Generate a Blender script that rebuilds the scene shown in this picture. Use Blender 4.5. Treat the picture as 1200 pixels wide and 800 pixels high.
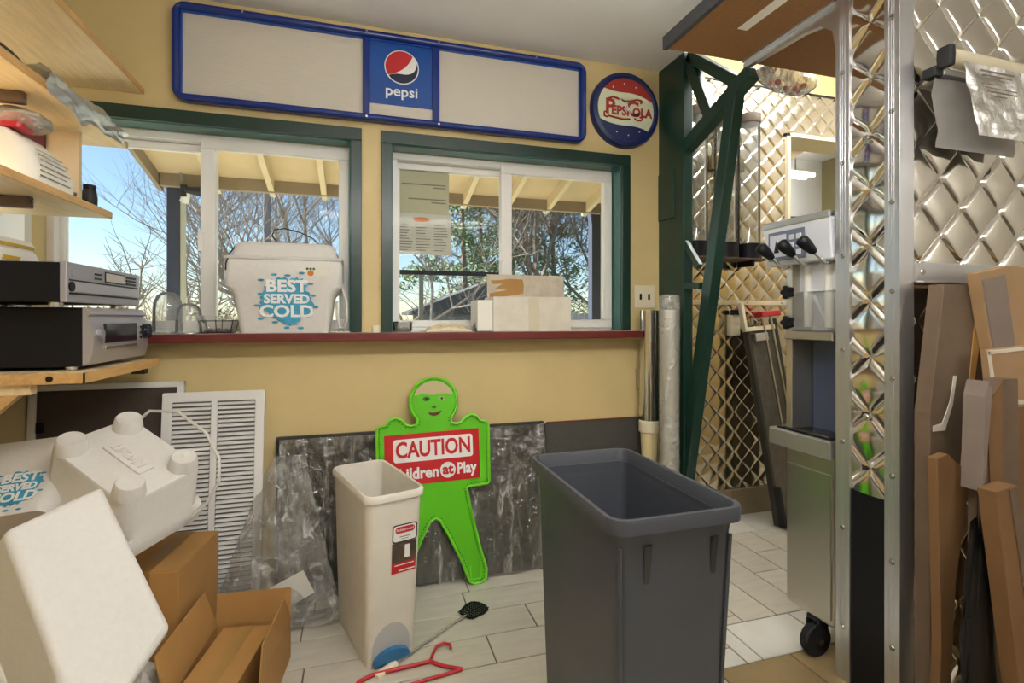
import bpy, math, random
from mathutils import Vector, Matrix, noise as mn
random.seed(7)
for o in list(bpy.data.objects): bpy.data.objects.remove(o)
SC = bpy.context.scene
COL = SC.collection
PI = math.pi
R = math.radians

# ------------------------------------------------------------------ camera
cam_d = bpy.data.cameras.new('camera')
cam = bpy.data.objects.new('camera', cam_d); COL.objects.link(cam)
cam_d.sensor_width = 36.0
cam_d.lens = 36.0 * 602.0 / 1200.0
cam_d.shift_y = -27.0 / 1200.0
cam_d.clip_start = 0.02; cam_d.clip_end = 300
cam.location = (0, 0, 1.16)
cam.rotation_euler = (PI/2, 0, R(-16.65))
SC.camera = cam

# ------------------------------------------------------------------ world, sun, exposure
W = bpy.data.worlds.new('sky'); SC.world = W; W.use_nodes = True
nt = W.node_tree; nt.nodes.clear()
sky = nt.nodes.new('ShaderNodeTexSky'); sky.sky_type = 'NISHITA'
sky.sun_disc = False; sky.sun_elevation = R(37); sky.sun_rotation = R(-68); sky.altitude = 200
sky.air_density = 1.0; sky.dust_density = 0.2; sky.ozone_density = 2.0
bg = nt.nodes.new('ShaderNodeBackground'); bg.inputs['Strength'].default_value = 0.135
wo = nt.nodes.new('ShaderNodeOutputWorld')
nt.links.new(sky.outputs[0], bg.inputs[0]); nt.links.new(bg.outputs[0], wo.inputs[0])
sd = bpy.data.lights.new('sun', 'SUN'); sd.energy = 12.0; sd.angle = R(0.6); sd.color = (1, .94, .85)
sun = bpy.data.objects.new('sun', sd); COL.objects.link(sun)
sun.rotation_euler = Vector((-0.75, 0.30, 0.62)).to_track_quat('Z', 'Y').to_euler()
vs = SC.view_settings
vs.view_transform = 'Standard'; vs.look = 'None'; vs.gamma = 1.0; vs.exposure = 0.5
vs.use_curve_mapping = False
LAMP = 34.0          # emission of the fluorescent diffusers

# ------------------------------------------------------------------ helpers
def lin(h):
    if isinstance(h, (tuple, list)): return (h[0], h[1], h[2], 1)
    h = h.lstrip('#'); v = [int(h[i:i+2], 16)/255 for i in (0, 2, 4)]
    return tuple((x/12.92 if x <= .04045 else ((x+.055)/1.055)**2.4) for x in v) + (1,)

def mat(name, col, rough=.5, metal=0.0, var=None, bump=None, rand=0.0, spec=.5, coat=0.0, emit=0.0, sub=0.0, stretch=(1, 1, 1), trans=0.0, col2=None):
    """procedural principled material: var=(scale, amount) mottling, bump=(scale, strength), rand = per-object value shift"""
    m = bpy.data.materials.new(name); m.use_nodes = True
    n = m.node_tree.nodes; l = m.node_tree.links; b = n['Principled BSDF']
    c = lin(col)
    b.inputs['Base Color'].default_value = c
    b.inputs['Roughness'].default_value = rough; b.inputs['Metallic'].default_value = metal
    b.inputs['Specular IOR Level'].default_value = spec
    b.inputs['Coat Weight'].default_value = coat
    if trans: b.inputs['Transmission Weight'].default_value = trans
    if sub:
        b.inputs['Subsurface Weight'].default_value = sub; b.inputs['Subsurface Radius'].default_value = (.02, .02, .02)
    if emit:
        b.inputs['Emission Color'].default_value = c; b.inputs['Emission Strength'].default_value = emit
    tc = n.new('ShaderNodeTexCoord'); mp = n.new('ShaderNodeMapping'); mp.inputs['Scale'].default_value = stretch
    l.new(tc.outputs['Object'], mp.inputs[0])
    out = None
    if var:
        t = n.new('ShaderNodeTexNoise'); t.inputs['Scale'].default_value = var[0]; t.inputs['Detail'].default_value = 6; t.inputs['Roughness'].default_value = .65
        l.new(mp.outputs[0], t.inputs['Vector'])
        mx = n.new('ShaderNodeMix'); mx.data_type = 'RGBA'
        mx.inputs[6].default_value = c
        d = lin(col2) if col2 else tuple(x*(1-var[1]) for x in c[:3]) + (1,)
        mx.inputs[7].default_value = d
        cr = n.new('ShaderNodeMapRange'); cr.inputs[1].default_value = .38; cr.inputs[2].default_value = .68
        l.new(t.outputs[0], cr.inputs[0]); l.new(cr.outputs[0], mx.inputs[0])
        out = mx.outputs[2]
    if rand:
        oi = n.new('ShaderNodeObjectInfo'); mr = n.new('ShaderNodeMapRange')
        mr.inputs[3].default_value = 1-rand; mr.inputs[4].default_value = 1+rand
        l.new(oi.outputs['Random'], mr.inputs[0])
        hs = n.new('ShaderNodeHueSaturation'); l.new(mr.outputs[0], hs.inputs['Value'])
        if out: l.new(out, hs.inputs['Color'])
        else: hs.inputs['Color'].default_value = c
        out = hs.outputs[0]
    if out: l.new(out, b.inputs['Base Color'])
    if bump:
        t = n.new('ShaderNodeTexNoise'); t.inputs['Scale'].default_value = bump[0]; t.inputs['Detail'].default_value = 4
        l.new(mp.outputs[0], t.inputs['Vector'])
        bp = n.new('ShaderNodeBump'); bp.inputs['Strength'].default_value = bump[1]; bp.inputs['Distance'].default_value = .01
        l.new(t.outputs[0], bp.inputs['Height']); l.new(bp.outputs[0], b.inputs['Normal'])
    return m

def clear_mat(name, tint, alpha=.25, rough=.12, bump=(30, .4), haze=.15, ior=1.45, streak=0.0, stretch=(1, 1, 1)):
    """thin clear film or pane: see-through, with a fresnel gloss and a little milky haze"""
    m = bpy.data.materials.new(name); m.use_nodes = True
    n = m.node_tree.nodes; l = m.node_tree.links; n.remove(n['Principled BSDF'])
    out = n['Material Output']
    tr = n.new('ShaderNodeBsdfTransparent'); tr.inputs[0].default_value = lin(tint)
    gl = n.new('ShaderNodeBsdfGlossy'); gl.inputs['Roughness'].default_value = rough
    df = n.new('ShaderNodeBsdfDiffuse'); df.inputs[0].default_value = lin('#e8e8e4')
    fr = n.new('ShaderNodeFresnel'); fr.inputs[0].default_value = ior
    ad = n.new('ShaderNodeMath'); ad.operation = 'ADD'; ad.inputs[1].default_value = alpha; ad.use_clamp = True
    l.new(fr.outputs[0], ad.inputs[0])
    m1 = n.new('ShaderNodeMixShader'); m2 = n.new('ShaderNodeMixShader')
    m1.inputs[0].default_value = haze; l.new(tr.outputs[0], m1.inputs[1]); l.new(df.outputs[0], m1.inputs[2])
    l.new(ad.outputs[0], m2.inputs[0]); l.new(m1.outputs[0], m2.inputs[1]); l.new(gl.outputs[0], m2.inputs[2])
    l.new(m2.outputs[0], out.inputs[0])
    if streak:
        tc2 = n.new('ShaderNodeTexCoord'); mp2 = n.new('ShaderNodeMapping'); mp2.inputs['Scale'].default_value = stretch
        t2 = n.new('ShaderNodeTexNoise'); t2.inputs['Scale'].default_value = 9; t2.inputs['Detail'].default_value = 7; t2.inputs['Roughness'].default_value = .7; t2.inputs['Distortion'].default_value = 1.2
        r2_ = n.new('ShaderNodeMapRange'); r2_.inputs[1].default_value = .53; r2_.inputs[2].default_value = .70; r2_.inputs[3].default_value = haze; r2_.inputs[4].default_value = haze+streak
        l.new(tc2.outputs['Object'], mp2.inputs[0]); l.new(mp2.outputs[0], t2.inputs['Vector']); l.new(t2.outputs[0], r2_.inputs[0]); l.new(r2_.outputs[0], m1.inputs[0])
    if bump:
        tc = n.new('ShaderNodeTexCoord'); t = n.new('ShaderNodeTexNoise'); t.inputs['Scale'].default_value = bump[0]; t.inputs['Detail'].default_value = 5
        l.new(tc.outputs['Object'], t.inputs['Vector'])
        bp = n.new('ShaderNodeBump'); bp.inputs['Strength'].default_value = bump[1]; bp.inputs['Distance'].default_value = .02
        l.new(t.outputs[0], bp.inputs['Height'])
        l.new(bp.outputs[0], gl.inputs['Normal']); l.new(bp.outputs[0], fr.inputs['Normal'])
    return m

def rrect(w, d, r, n=5, cx=0, cy=0):
    r = min(r, w/2-1e-4, d/2-1e-4); pts = []
    for i, (sx, sy) in enumerate(((1, 1), (-1, 1), (-1, -1), (1, -1))):
        for k in range(n+1):
            a = (i + k/n)*PI/2
            pts.append((cx+sx*(w/2-r)+r*math.cos(a), cy+sy*(d/2-r)+r*math.sin(a)))
    return pts

class MB:
    def __init__(s): s.v = []; s.f = []
    def add(s, vs_, fs, M=None):
        b = len(s.v)
        s.v += [tuple(M @ Vector(p)) if M is not None else tuple(p) for p in vs_]
        s.f += [tuple(b+i for i in f) for f in fs]; return s
    def box(s, a, b, M=None):
        x0, y0, z0 = a; x1, y1, z1 = b
        x0, x1 = min(x0, x1), max(x0, x1); y0, y1 = min(y0, y1), max(y0, y1); z0, z1 = min(z0, z1), max(z0, z1)
        return s.add([(x0,y0,z0),(x1,y0,z0),(x1,y1,z0),(x0,y1,z0),(x0,y0,z1),(x1,y0,z1),(x1,y1,z1),(x0,y1,z1)],
                     [(3,2,1,0),(4,5,6,7),(0,1,5,4),(1,2,6,5),(2,3,7,6),(3,0,4,7)], M)
    def bar(s, p, q, w, h, up=(0, 0, 1), M=None):
        """rectangular bar from p to q, w across, h along 'up'"""
        p = Vector(p); q = Vector(q); d = (q-p); L = d.length; d.normalize()
        u = Vector(up); x = d.cross(u)
        if x.length < 1e-4: x = d.cross(Vector((1, 0, 0)))
        x.normalize(); u = x.cross(d).normalized()
        vs_ = [t + x*a*w/2 + u*b*h/2 for t in (p, q) for a, b in ((-1,-1),(1,-1),(1,1),(-1,1))]
        return s.add(vs_, [(3,2,1,0),(4,5,6,7),(0,1,5,4),(1,2,6,5),(2,3,7,6),(3,0,4,7)], M)
    def cyl(s, p, q, r, r2=None, n=16, cap=True, M=None):
        return s.tube([p, q], [r, r if r2 is None else r2], n, cap, M)
    def tube(s, path, rad, n=8, cap=True, M=None):
        P = [Vector(p) for p in path]; k = len(P)
        rr = rad if isinstance(rad, (list, tuple)) else [rad]*k
        vs_ = []; fs = []; x = None
        for i in range(k):
            t = (P[min(i+1, k-1)]-P[max(i-1, 0)]).normalized()
            if x is None:
                x = t.orthogonal().normalized()
            else:
                x = (x - t*x.dot(t))
                x = x.normalized() if x.length > 1e-6 else t.orthogonal().normalized()
            y = t.cross(x)
            for j in range(n):
                a = 2*PI*j/n; vs_.append(P[i] + (x*math.cos(a)+y*math.sin(a))*rr[i])
        for i in range(k-1):
            for j in range(n):
                fs.append((i*n+j, i*n+(j+1) % n, (i+1)*n+(j+1) % n, (i+1)*n+j))
        if cap: fs += [tuple(range(n-1, -1, -1)), tuple((k-1)*n+j for j in range(n))]
        return s.add(vs_, fs, M)
    def prism(s, pts, h0, h1, M=None):
        """2-D outline (x, y) extruded from z=h0 to z=h1"""
        n = len(pts)
        a = sum(pts[i][0]*pts[(i+1) % n][1]-pts[(i+1) % n][0]*pts[i][1] for i in range(n))
        if a < 0: pts = pts[::-1]
        vs_ = [(x, y, h0) for x, y in pts]+[(x, y, h1) for x, y in pts]
        fs = [tuple(range(n-1, -1, -1)), tuple(range(n, 2*n))]+[(i, (i+1) % n, n+(i+1) % n, n+i) for i in range(n)]
        return s.add(vs_, fs, M)
    def loft(s, secs, M=None, cap0=True, cap1=True):
        """secs: list of (list of 2-D points, z) with equal point counts"""
        n = len(secs[0][0]); vs_ = [(x, y, z) for pts, z in secs for x, y in pts]; fs = []
        for i in range(len(secs)-1):
            for j in range(n): fs.append((i*n+j, i*n+(j+1) % n, (i+1)*n+(j+1) % n, (i+1)*n+j))
        if cap0: fs.append(tuple(range(n-1, -1, -1)))
        if cap1: fs.append(tuple((len(secs)-1)*n+j for j in range(n)))
        return s.add(vs_, fs, M)
    def lathe(s, prof, n=24, M=None):
        vs_ = []; fs = []; k = len(prof)
        for r, z in prof:
            for j in range(n):
                a = 2*PI*j/n; vs_.append((r*math.cos(a), r*math.sin(a), z))
        for i in range(k-1):
            for j in range(n): fs.append((i*n+j, i*n+(j+1) % n, (i+1)*n+(j+1) % n, (i+1)*n+j))
        fs += [tuple(range(n-1, -1, -1)), tuple((k-1)*n+j for j in range(n))]
        return s.add(vs_, fs, M)
    def grid(s, f, nu, nv, M=None):
        vs_ = [f(i/nu, j/nv) for j in range(nv+1) for i in range(nu+1)]
        fs = [(j*(nu+1)+i, j*(nu+1)+i+1, (j+1)*(nu+1)+i+1, (j+1)*(nu+1)+i) for j in range(nv) for i in range(nu)]
        return s.add(vs_, fs, M)
    def mesh(s, name, m, smooth=None):
        me = bpy.data.meshes.new(name); me.from_pydata([tuple(v) for v in s.v], [], s.f); me.update()
        if m: me.materials.append(m)
        if smooth is not None:
            me.polygons.foreach_set('use_smooth', [True]*len(me.polygons))
            me.set_sharp_from_angle(angle=R(smooth))
        return me
    def build(s, name, m, parent=None, smooth=None, bevel=0, loc=None, rot=None, solid=0, seg=2):
        return link(name, s.mesh(name, m, smooth), parent, loc, rot, bevel, solid, seg)

def link(name, me, parent=None, loc=None, rot=None, bevel=0, solid=0, seg=2):
    o = bpy.data.objects.new(name, me); COL.objects.link(o)
    if parent is not None: o.parent = parent
    if loc is not None: o.location = loc
    if rot is not None: o.rotation_euler = rot
    if solid:
        k = o.modifiers.new('thickness', 'SOLIDIFY'); k.thickness = solid; k.offset = 0
    if bevel:
        k = o.modifiers.new('bevel', 'BEVEL'); k.width = bevel; k.segments = seg; k.limit_method = 'ANGLE'; k.angle_limit = R(40)
        k.harden_normals = False
    return o

def tag(o, label, cat, group=None):
    o['label'] = label; o['category'] = cat
    if group: o['group'] = group
    return o
def thing(name, label, cat, loc=(0, 0, 0), rot=(0, 0, 0), group=None):
    o = bpy.data.objects.new(name, None); COL.objects.link(o); o.empty_display_size = .05
    o.location = loc; o.rotation_euler = rot
    return tag(o, label, cat, group)
def struct(o, label=None):
    o['kind'] = 'structure'
    if label: o['label'] = label
    return o
FRONT = Matrix(((1, 0, 0, 0), (0, 0, -1, 0), (0, 1, 0, 0), (0, 0, 0, 1)))   # x,y,z -> x,-z,y : a drawing on a wall that faces -Y

def text(name, body, size, m, parent, M, depth=.001, ox='CENTER', oy='CENTER', bold=0.0, xs=1.0, spacing=1.0):
    cu = bpy.data.curves.new(name, 'FONT'); cu.body = body; cu.size = size; cu.align_x = ox; cu.align_y = oy
    cu.extrude = depth/2; cu.offset = bold; cu.resolution_u = 3; cu.space_character = spacing
    t = bpy.data.objects.new(name, cu); COL.objects.link(t)
    dg = bpy.context.evaluated_depsgraph_get()
    me = bpy.data.meshes.new_from_object(t.evaluated_get(dg))
    bpy.data.objects.remove(t)
    me.name = name
    me.transform(M @ Matrix.Diagonal((xs, 1, 1, 1)))
    me.materials.clear(); me.materials.append(m)
    return link(name, me, parent)

def disc_pts(r, n=32, cx=0, cy=0, a0=0): return [(cx+r*math.cos(a0+2*PI*i/n), cy+r*math.sin(a0+2*PI*i/n)) for i in range(n)]
def nz(x, y, z=0, s=1.0): return mn.noise(Vector((x*s, y*s, z*s)))

# ------------------------------------------------------------------ materials
M_wall = mat('cream_wall_paint', '#d6c08a', .55, var=(3, .06), bump=(60, .05))
M_ceil = mat('white_ceiling_paint', '#f2f1ef', .7)
M_plank = mat('pale_plank_tile', '#c9c3b4', .35, var=(6, .14), rand=.05, stretch=(1, 5, 1))
M_plankx = mat('pale_plank_tile_x', '#c9c3b4', .35, var=(6, .14), rand=.05, stretch=(1.2, 6, 1))
M_white_tile = mat('white_threshold_tile', '#dedcd2', .22, var=(9, .06), rand=.03)
M_brown_tile = mat('tan_floor_tile', '#a08a62', .35, var=(5, .2), rand=.06)
M_grout = mat('dark_grout', '#6d6458', .9)
M_green = mat('dark_green_paint', '#12332b', .3, var=(12, .15))
M_green_steel = mat('dark_green_steel', '#173a31', .32, var=(9, .2), bump=(60, .05))
M_white_frame = mat('white_vinyl', '#e9e7e2', .35)
M_maroon = mat('maroon_edge', '#6b2823', .35, var=(10, .2))
M_sill = mat('pale_sill_top', '#cfc7bc', .3)
M_steel = mat('quilted_stainless', '#dedbd4', .11, 1.0)
M_steel_warm = mat('quilted_stainless_warm', '#dcd4c2', .17, 1.0)
M_alu = mat('brushed_aluminium', '#cdced2', .33, .9, bump=(90, .04), stretch=(6, 6, .2))
M_screw = mat('zinc_screw', '#b9b9b4', .25, 1.0)
M_black = mat('black_plastic', '#121318', .42, spec=.25)
M_blackm = mat('black_matte', '#1b1b1d', .6, var=(20, .2))
M_darkboard = mat('dark_grey_board', '#2a2824', .55, var=(25, .25))
M_blue = mat('royal_blue_plastic', '#0d2a78', .25)
M_blue_panel = mat('blue_print', '#114fa4', .35, var=(4, .25))
M_signpanel = mat('ribbed_offwhite_panel', '#cdc6b8', .45, bump=(40, .25), stretch=(.6, 1, 7))
M_red = mat('print_red', '#c02126', .4)
M_navy = mat('print_navy', '#131c38', .4)
M_printwhite = mat('print_white', '#ecece8', .45)
M_clock_cream = mat('clock_cream', '#d6dcbc', .4)
M_clock_red = mat('clock_red', '#a82a1c', .4)
M_clock_blue = mat('clock_blue', '#142459', .35)
M_foam = mat('white_foam', '#d9d6d0', .65, var=(60, .05), bump=(120, .08))
M_foam_blue = mat('cyan_print', '#3f9fc4', .55, var=(40, .25))
M_wood = mat('light_maple', '#f0d6a8', .42, var=(7, .18), stretch=(9, 1, 9), bump=(30, .03))
M_woodedge = mat('maple_edge', '#d4a668', .45, var=(8, .25), stretch=(9, 1, 9))
M_particle = mat('brown_particle_board', '#94683c', .6, var=(60, .15))
M_card = mat('cardboard', '#b0844a', .75, var=(5, .12), bump=(12, .08))
M_card2 = mat('pale_cardboard', '#a98863', .75, var=(6, .15), bump=(12, .08))
M_card_white = mat('white_carton', '#dcd5c5', .7, var=(14, .12))
M_grey_plastic = mat('slate_grey_plastic', '#43464d', .45, bump=(200, .04))
M_white_plastic = mat('white_plastic_worn', '#e3ddd0', .4, var=(9, .08))
M_lime = mat('lime_green_plastic', '#5fc01c', .38)
M_lime2 = mat('lime_green_rim', '#74d62a', .35)
M_blueped = mat('blue_pedal', '#2f6f9f', .4)
M_grille = mat('white_painted_metal', '#e6e5e2', .4)
M_film = clear_mat('clear_plastic_wrap', '#f2f2ee', .16, .16, (26, 1.0), .03, streak=.6, stretch=(2.4, 1, .55))
M_film2 = clear_mat('milky_plastic_bag', '#f4f3ee', .08, .2, (22, 1.0), .2, streak=.55)
M_bagwhite = clear_mat('white_film_bag', '#f4f3ee', .02, .35, (22, .3), .72, streak=.25)
M_dome = clear_mat('bright_glass', '#f6f7f6', .05, .08, None, .22, 1.3)
M_glass = clear_mat('window_glass', '#f6f9f8', .0, .01, None, .01, 1.12)
M_acryl = clear_mat('clear_acrylic', '#f4f5f4', .03, .06, None, .07, 1.25)
M_silver = mat('silver_plastic', '#a9a7ad', .32, .5)
M_darkscreen = mat('dark_display', '#10131e', .15)
M_lcd = mat('pale_display', '#c9bfb6', .3)
M_wire = mat('dark_wire', '#2a2a2c', .4, .6)
M_paper = mat('white_paper', '#e9e6dc', .7)
M_paper_tan = mat('backlit_paper', '#cfc4a6', .8)
M_ink = mat('grey_ink', '#877d6e', .8)
M_orange = mat('orange_print', '#d07a2c', .7)
M_machine = mat('machine_white', '#d9dde6', .3)
M_stainless = mat('brushed_stainless', '#c3bfb5', .28, .95, bump=(40, .05), stretch=(6, 6, .2))
M_bluegrey = mat('bluegrey_panel', '#55617c', .3, .4)
M_chrome = mat('chrome', '#d8d8d8', .12, 1.0)
M_rubber = mat('black_rubber', '#18181a', .7)
M_redplastic = mat('red_plastic', '#b8232c', .35)
M_maroonprint = mat('maroon_board', '#5b2334', .5)
M_cloth = mat('cream_cloth', '#dccfae', .9, var=(30, .15), bump=(80, .3))
M_ivory = mat('ivory_plastic', '#e6dcc0', .4)
M_fixture = mat('lamp_housing', '#eeeeea', .5)
M_lampglow = mat('lamp_diffuser', (1.0, .975, .94), .5, emit=LAMP)
# ================================================================== THE SETTING
XL, XR, YB, YF, ZC = -1.16, 3.3, -2.6, 2.336, 2.44
XE = 1.494                                   # end of the window wall
# ---- floor: slab with tiles laid on it
floor = struct(MB().box((XL-.2, YB-.2, -.12), (XR+.2, 2.56, -.004)).build('floor', M_grout), 'pale wood-look plank tile floor with white threshold bands')
def tile(x0, x1, y0, y1, m, g=.0028):
    MB().box((x0+g, y0+g, -.006), (x1-g, y1-g, 0)).build('tile', m, floor, bevel=.0012, seg=1)
P = .157
XB = 1.257
row = 0; y1 = YF-.035
starts = [.793, .42, .648, .448, .13, .72, .30, .56, .05]
while y1 > -.75:
    y0 = y1 - P
    xr = XB if y0 > 1.42 else (XB-.125)
    j = starts[row % len(starts)] if row else -.168
    x = j - .62*4
    while x < xr:
        a, b = max(x, XL), min(x+.62, xr)
        if b-a > .02: tile(a, b, y0, y1, M_plank)
        x += .62
    y1 = y0; row += 1
tile(XL, XB, YF-.035, YF, M_plank)
k = 0
x = XB
while x < XR:
    off = [1.675, 2.0, 2.1, 1.928, 2.096, 1.75][k % 6]
    xe = min(x+P, XR)
    for a, b in ((1.63, off), (off, 2.31)):
        if b-a > .03: tile(x, xe, a, b, M_plankx)
    x += P; k += 1
for (ya, yb, x0) in ((1.43, 1.63, 1.02), (2.31, 2.53, XE+.01)):
    x = x0 if ya > 2 else 1.022
    while x < XR:
        if not (ya < 2 and x+.3 <= XB-.1): tile(max(x, XB if ya < 2 else x), min(x+.3, XR), ya, yb, M_white_tile)
        x += .3
tile(XB-.125, XB, 1.43, 1.516, M_white_tile)
for y0 in (1.13, .83, .53, .23, -.07, -.37, -.67):
    x = 1.132
    while x < XR:
        tile(x, min(x+.3, XR), y0, y0+.3, M_brown_tile); x += .3

# ---- walls and ceiling
ceiling = MB().box((XL-.2, YB-.2, ZC), (XR+.2, 1.10, 2.80)).box((XL-.2, 1.10, ZC), (1.5, 2.55, 2.80)).box((1.5, 1.10, 2.78), (XR+.2, 2.75, 2.86)).build('ceiling', M_ceil)
struct(ceiling, 'plain white painted ceiling')
T = .2
M_offwhite = mat('off_white_paint', '#dedad0', .6)
wf = MB()
wf.box((XL-.2, YF, 0), (XE, YF+T, 1.0655)).box((XL-.2, YF, 1.945), (XE, YF+T, ZC))
wf.box((XL-.2, YF, 1.0655), (XL, YF+T, 1.945)).box((-.032, YF, 1.1005), (.142, YF+T, 1.945)).box((-.032, 2.432, 1.0655), (.142, YF+T, 1.1005)).box((1.272, YF, 1.0655), (XE, YF+T, 1.945))
struct(wf.build('wall_front', M_wall), 'cream painted wall with two sliding windows')
wl = MB()
wl.box((XL-.15, YB, 0), (XL, YF, 1.2)).box((XL-.15, YB, 2.0), (XL, YF, ZC)).box((XL-.15, YB, 1.2), (XL, 1.45, 2.0)).box((XL-.15, 2.315, 1.2), (XL, YF, 2.0))
struct(wl.build('wall_left', M_wall), 'cream side wall behind the wooden shelves')
struct(MB().box((XL-.2, YB-.15, 0), (XR+.2, YB, ZC)).build('wall_rear', M_offwhite), 'off-white wall opposite the windows')
struct(MB().box((XR, YB, 0), (XR+.15, 2.73, 2.78)).build('wall_side', M_offwhite), 'off-white wall at the far end of the alcove')

def quilt(x0, x1, z0, z1, pitch, amp, M, ox=0, oz=0, div=12):
    """embossed diamond-quilt sheet in the x/z plane bulging towards -Y of its own frame"""
    st = pitch/div
    def ticks(a, b, o_):
        k0 = math.floor((a-o_)/st)+1; t = [a]
        while o_+k0*st < b-1e-6:
            if o_+k0*st > a+1e-6: t.append(o_+k0*st)
            k0 += 1
        return t+[b]
    xs_, zs_ = ticks(x0, x1, ox), ticks(z0, z1, oz)
    def cre(x, z): return abs(math.sin(PI*((x-ox)+(z-oz))/pitch)), abs(math.sin(PI*((x-ox)-(z-oz))/pitch))
    v = []; f = []; n = len(xs_)
    for z in zs_:
        for x in xs_:
            a, b = cre(x, z)
            fa = math.sin(min(1, a/.4)*PI/2); fb = math.sin(min(1, b/.4)*PI/2)
            v.append((x, -(amp*(.6*fa*fb+.4*a*b)+.0004*nz(x, z, 3.1, 7)), z))
    for q in range(len(zs_)-1):
        for p in range(n-1):
            a, b = cre((xs_[p]+xs_[p+1])/2, (zs_[q]+zs_[q+1])/2)
            A, B, C, D = q*n+p, q*n+p+1, (q+1)*n+p+1, (q+1)*n+p
            f += [(A, B, D), (B, C, D)] if a < b else [(A, B, C), (A, C, D)]
    return MB().add(v, f, M)
# back wall of the alcove: quilted stainless sheets with a pass-through window
YK = 2.53
wb = MB()
wb.box((XE, YK+.012, 0), (2.525, YK+.19, 2.78)).box((3.15, YK+.012, 0), (XR, YK+.19, 2.78)).box((2.525, YK+.012, 0), (3.15, YK+.19, 1.60)).box((2.525, YK+.012, 2.275), (3.15, YK+.19, 2.78))
wback = struct(wb.build('wall_back', M_wall), 'alcove wall covered in quilted stainless sheets')
Tq = Matrix.Translation((0, YK+.010, 0))
for (a, b, c, d) in ((XE+.012, 2.51, .155, 2.55), (2.51, 3.165, .155, 1.585), (2.51, 3.165, 2.29, 2.55), (3.165, XR, .155, 2.55)):
    quilt(a, b, c, d, .118, .0065, Tq, ox=2.31, oz=2.2, div=14).build('quilted_sheet', M_steel_warm, wback, smooth=25)
MB().box((XE+.01, YK-.004, 2.55), (XR, YK+.014, 2.558)).build('sheet_edge', M_wire, wback)
bb = struct(MB().box((XE+.01, YK+.002, 0), (XR, YK+.012, .155)).build('baseboard_back', M_grout), 'taupe tile skirting along the quilted alcove wall')
x = XE+.012
M_bbtile = mat('taupe_skirting_tile', '#8d7d62', .3, var=(6, .2), rand=.1)
while x < XR:
    MB().box((x+.002, YK-.010, .001), (min(x+.3, XR)-.002, YK+.004, .152)).build('tile', M_bbtile, bb, bevel=.002, seg=1); x += .3

# pass-through window in the back wall and the little room seen through it
w4 = bpy.data.objects.new('window_4', None); COL.objects.link(w4); struct(w4, 'cream framed pass-through in the quilted wall'); w4.location = (2.83, YK, 1.6)
fr = MB()
for a, b in (((2.505, 1.58), (2.53, 2.295)), ((3.145, 1.58), (3.17, 2.295)), ((2.505, 1.58), (3.17, 1.604)), ((2.505, 2.27), (3.17, 2.295))):
    fr.box((a[0]-2.83, -.014, a[1]-1.6), (b[0]-2.83, .19, b[1]-1.6))
fr.build('window_frame', M_ivory, w4, bevel=.002)
M_olive = mat('olive_wall', '#8d845e', .6)
rm = MB()
rm.box((2.3, 2.73, 1.4), (4.6, 2.75, 1.58)).box((2.3, 4.2, 1.2), (4.6, 4.3, 2.2)).box((2.2, 2.72, 1.2), (2.3, 4.3, 3)).box((4.6, 2.72, 1.2), (4.7, 4.3, 3)).box((2.3, 2.72, 1.2), (4.6, 4.3, 1.3))
struct(rm.build('wall_beyond', M_olive), 'olive wall of the room seen through the pass-through')
struct(MB().box((2.3, 2.73, 2.78), (4.6, 4.3, 2.86)).box((2.3, 4.18, 2.2), (4.6, 4.3, 2.78)).build('ceiling_beyond', M_ceil), 'white ceiling of the room seen through the pass-through')
struct(MB().box((2.3, 3.25, 2.55), (4.6, 3.33, 2.78)).build('trim_1', mat('green_beam', '#5d6a4c', .5)), 'green beam in the room beyond the pass-through')

def lamp(name, label, x, y, z, lx, ly, drop=.45):
    """suspended strip light: slim channel with bare tubes that shine up and down to brighten the ceiling"""
    t = thing(name, label, 'ceiling light', (x, y, z))
    MB().box((-lx/2, -.03, -drop-.02), (lx/2, .03, -drop+.02)).build('channel', M_fixture, t, bevel=.006)
    for a in (-lx*.35, lx*.35): MB().cyl((a, 0, -drop+.02), (a, 0, 0), .006, n=8).build('rod', M_screw, t)
    for b in (-.065, .065):
        MB().cyl((-lx/2+.02, b*ly/.3, -drop-.01), (lx/2-.02, b*ly/.3, -drop-.01), .019, n=12).build('tube', M_lampglow, t, smooth=40)
        for a in (-lx/2+.01, lx/2-.01): MB().box((a-.012, min(0, b*ly/.3), -drop-.02), (a+.012, max(0, b*ly/.3), -drop+.0)).build('lamp_holder', M_fixture, t)
    return t
lamp('ceiling_light', 'unseen long fluorescent light hung low to brighten the main room ceiling and shelves', .4, .55, ZC, 1.4, .32)  # unseen lamp, hung low to brighten ceiling and shelf undersides
lamp('ceiling_light', 'added fluorescent fill light near the rear wall', .45, -1.6, ZC, .6, .32)  # unseen lamp added as fill from behind the camera
lamp('ceiling_light', 'short fluorescent ceiling light by the off-white side wall', 2.75, -.9, ZC, .6, .3, .3)
lamp('ceiling_light', 'fluorescent ceiling light over the alcove behind the partition', 2.35, 1.9, 2.78, 1.2, .28, .12)
lamp('ceiling_light', 'fluorescent light in the room beyond the pass-through', 3.4, 3.75, 2.78, 1.2, .2, .3)

# ---- the partition: quilted end face and front, aluminium corner angles
WX0, WY0, WY1, WZ = 1.494, 1.099, 1.303, 2.195
wr = struct(MB().box((WX0+.012, WY0+.012, 0), (XR, WY1, WZ)).build('wall_right', M_wall), 'partition clad in quilted stainless with aluminium corner angles')
# front face
quilt(WX0+.006, XR, .0, WZ, .172, .0105, Matrix.Translation((0, WY0+.012, 0)), ox=1.672, oz=1.582, div=20).build('quilted_sheet', M_steel, wr, smooth=25)
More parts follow.
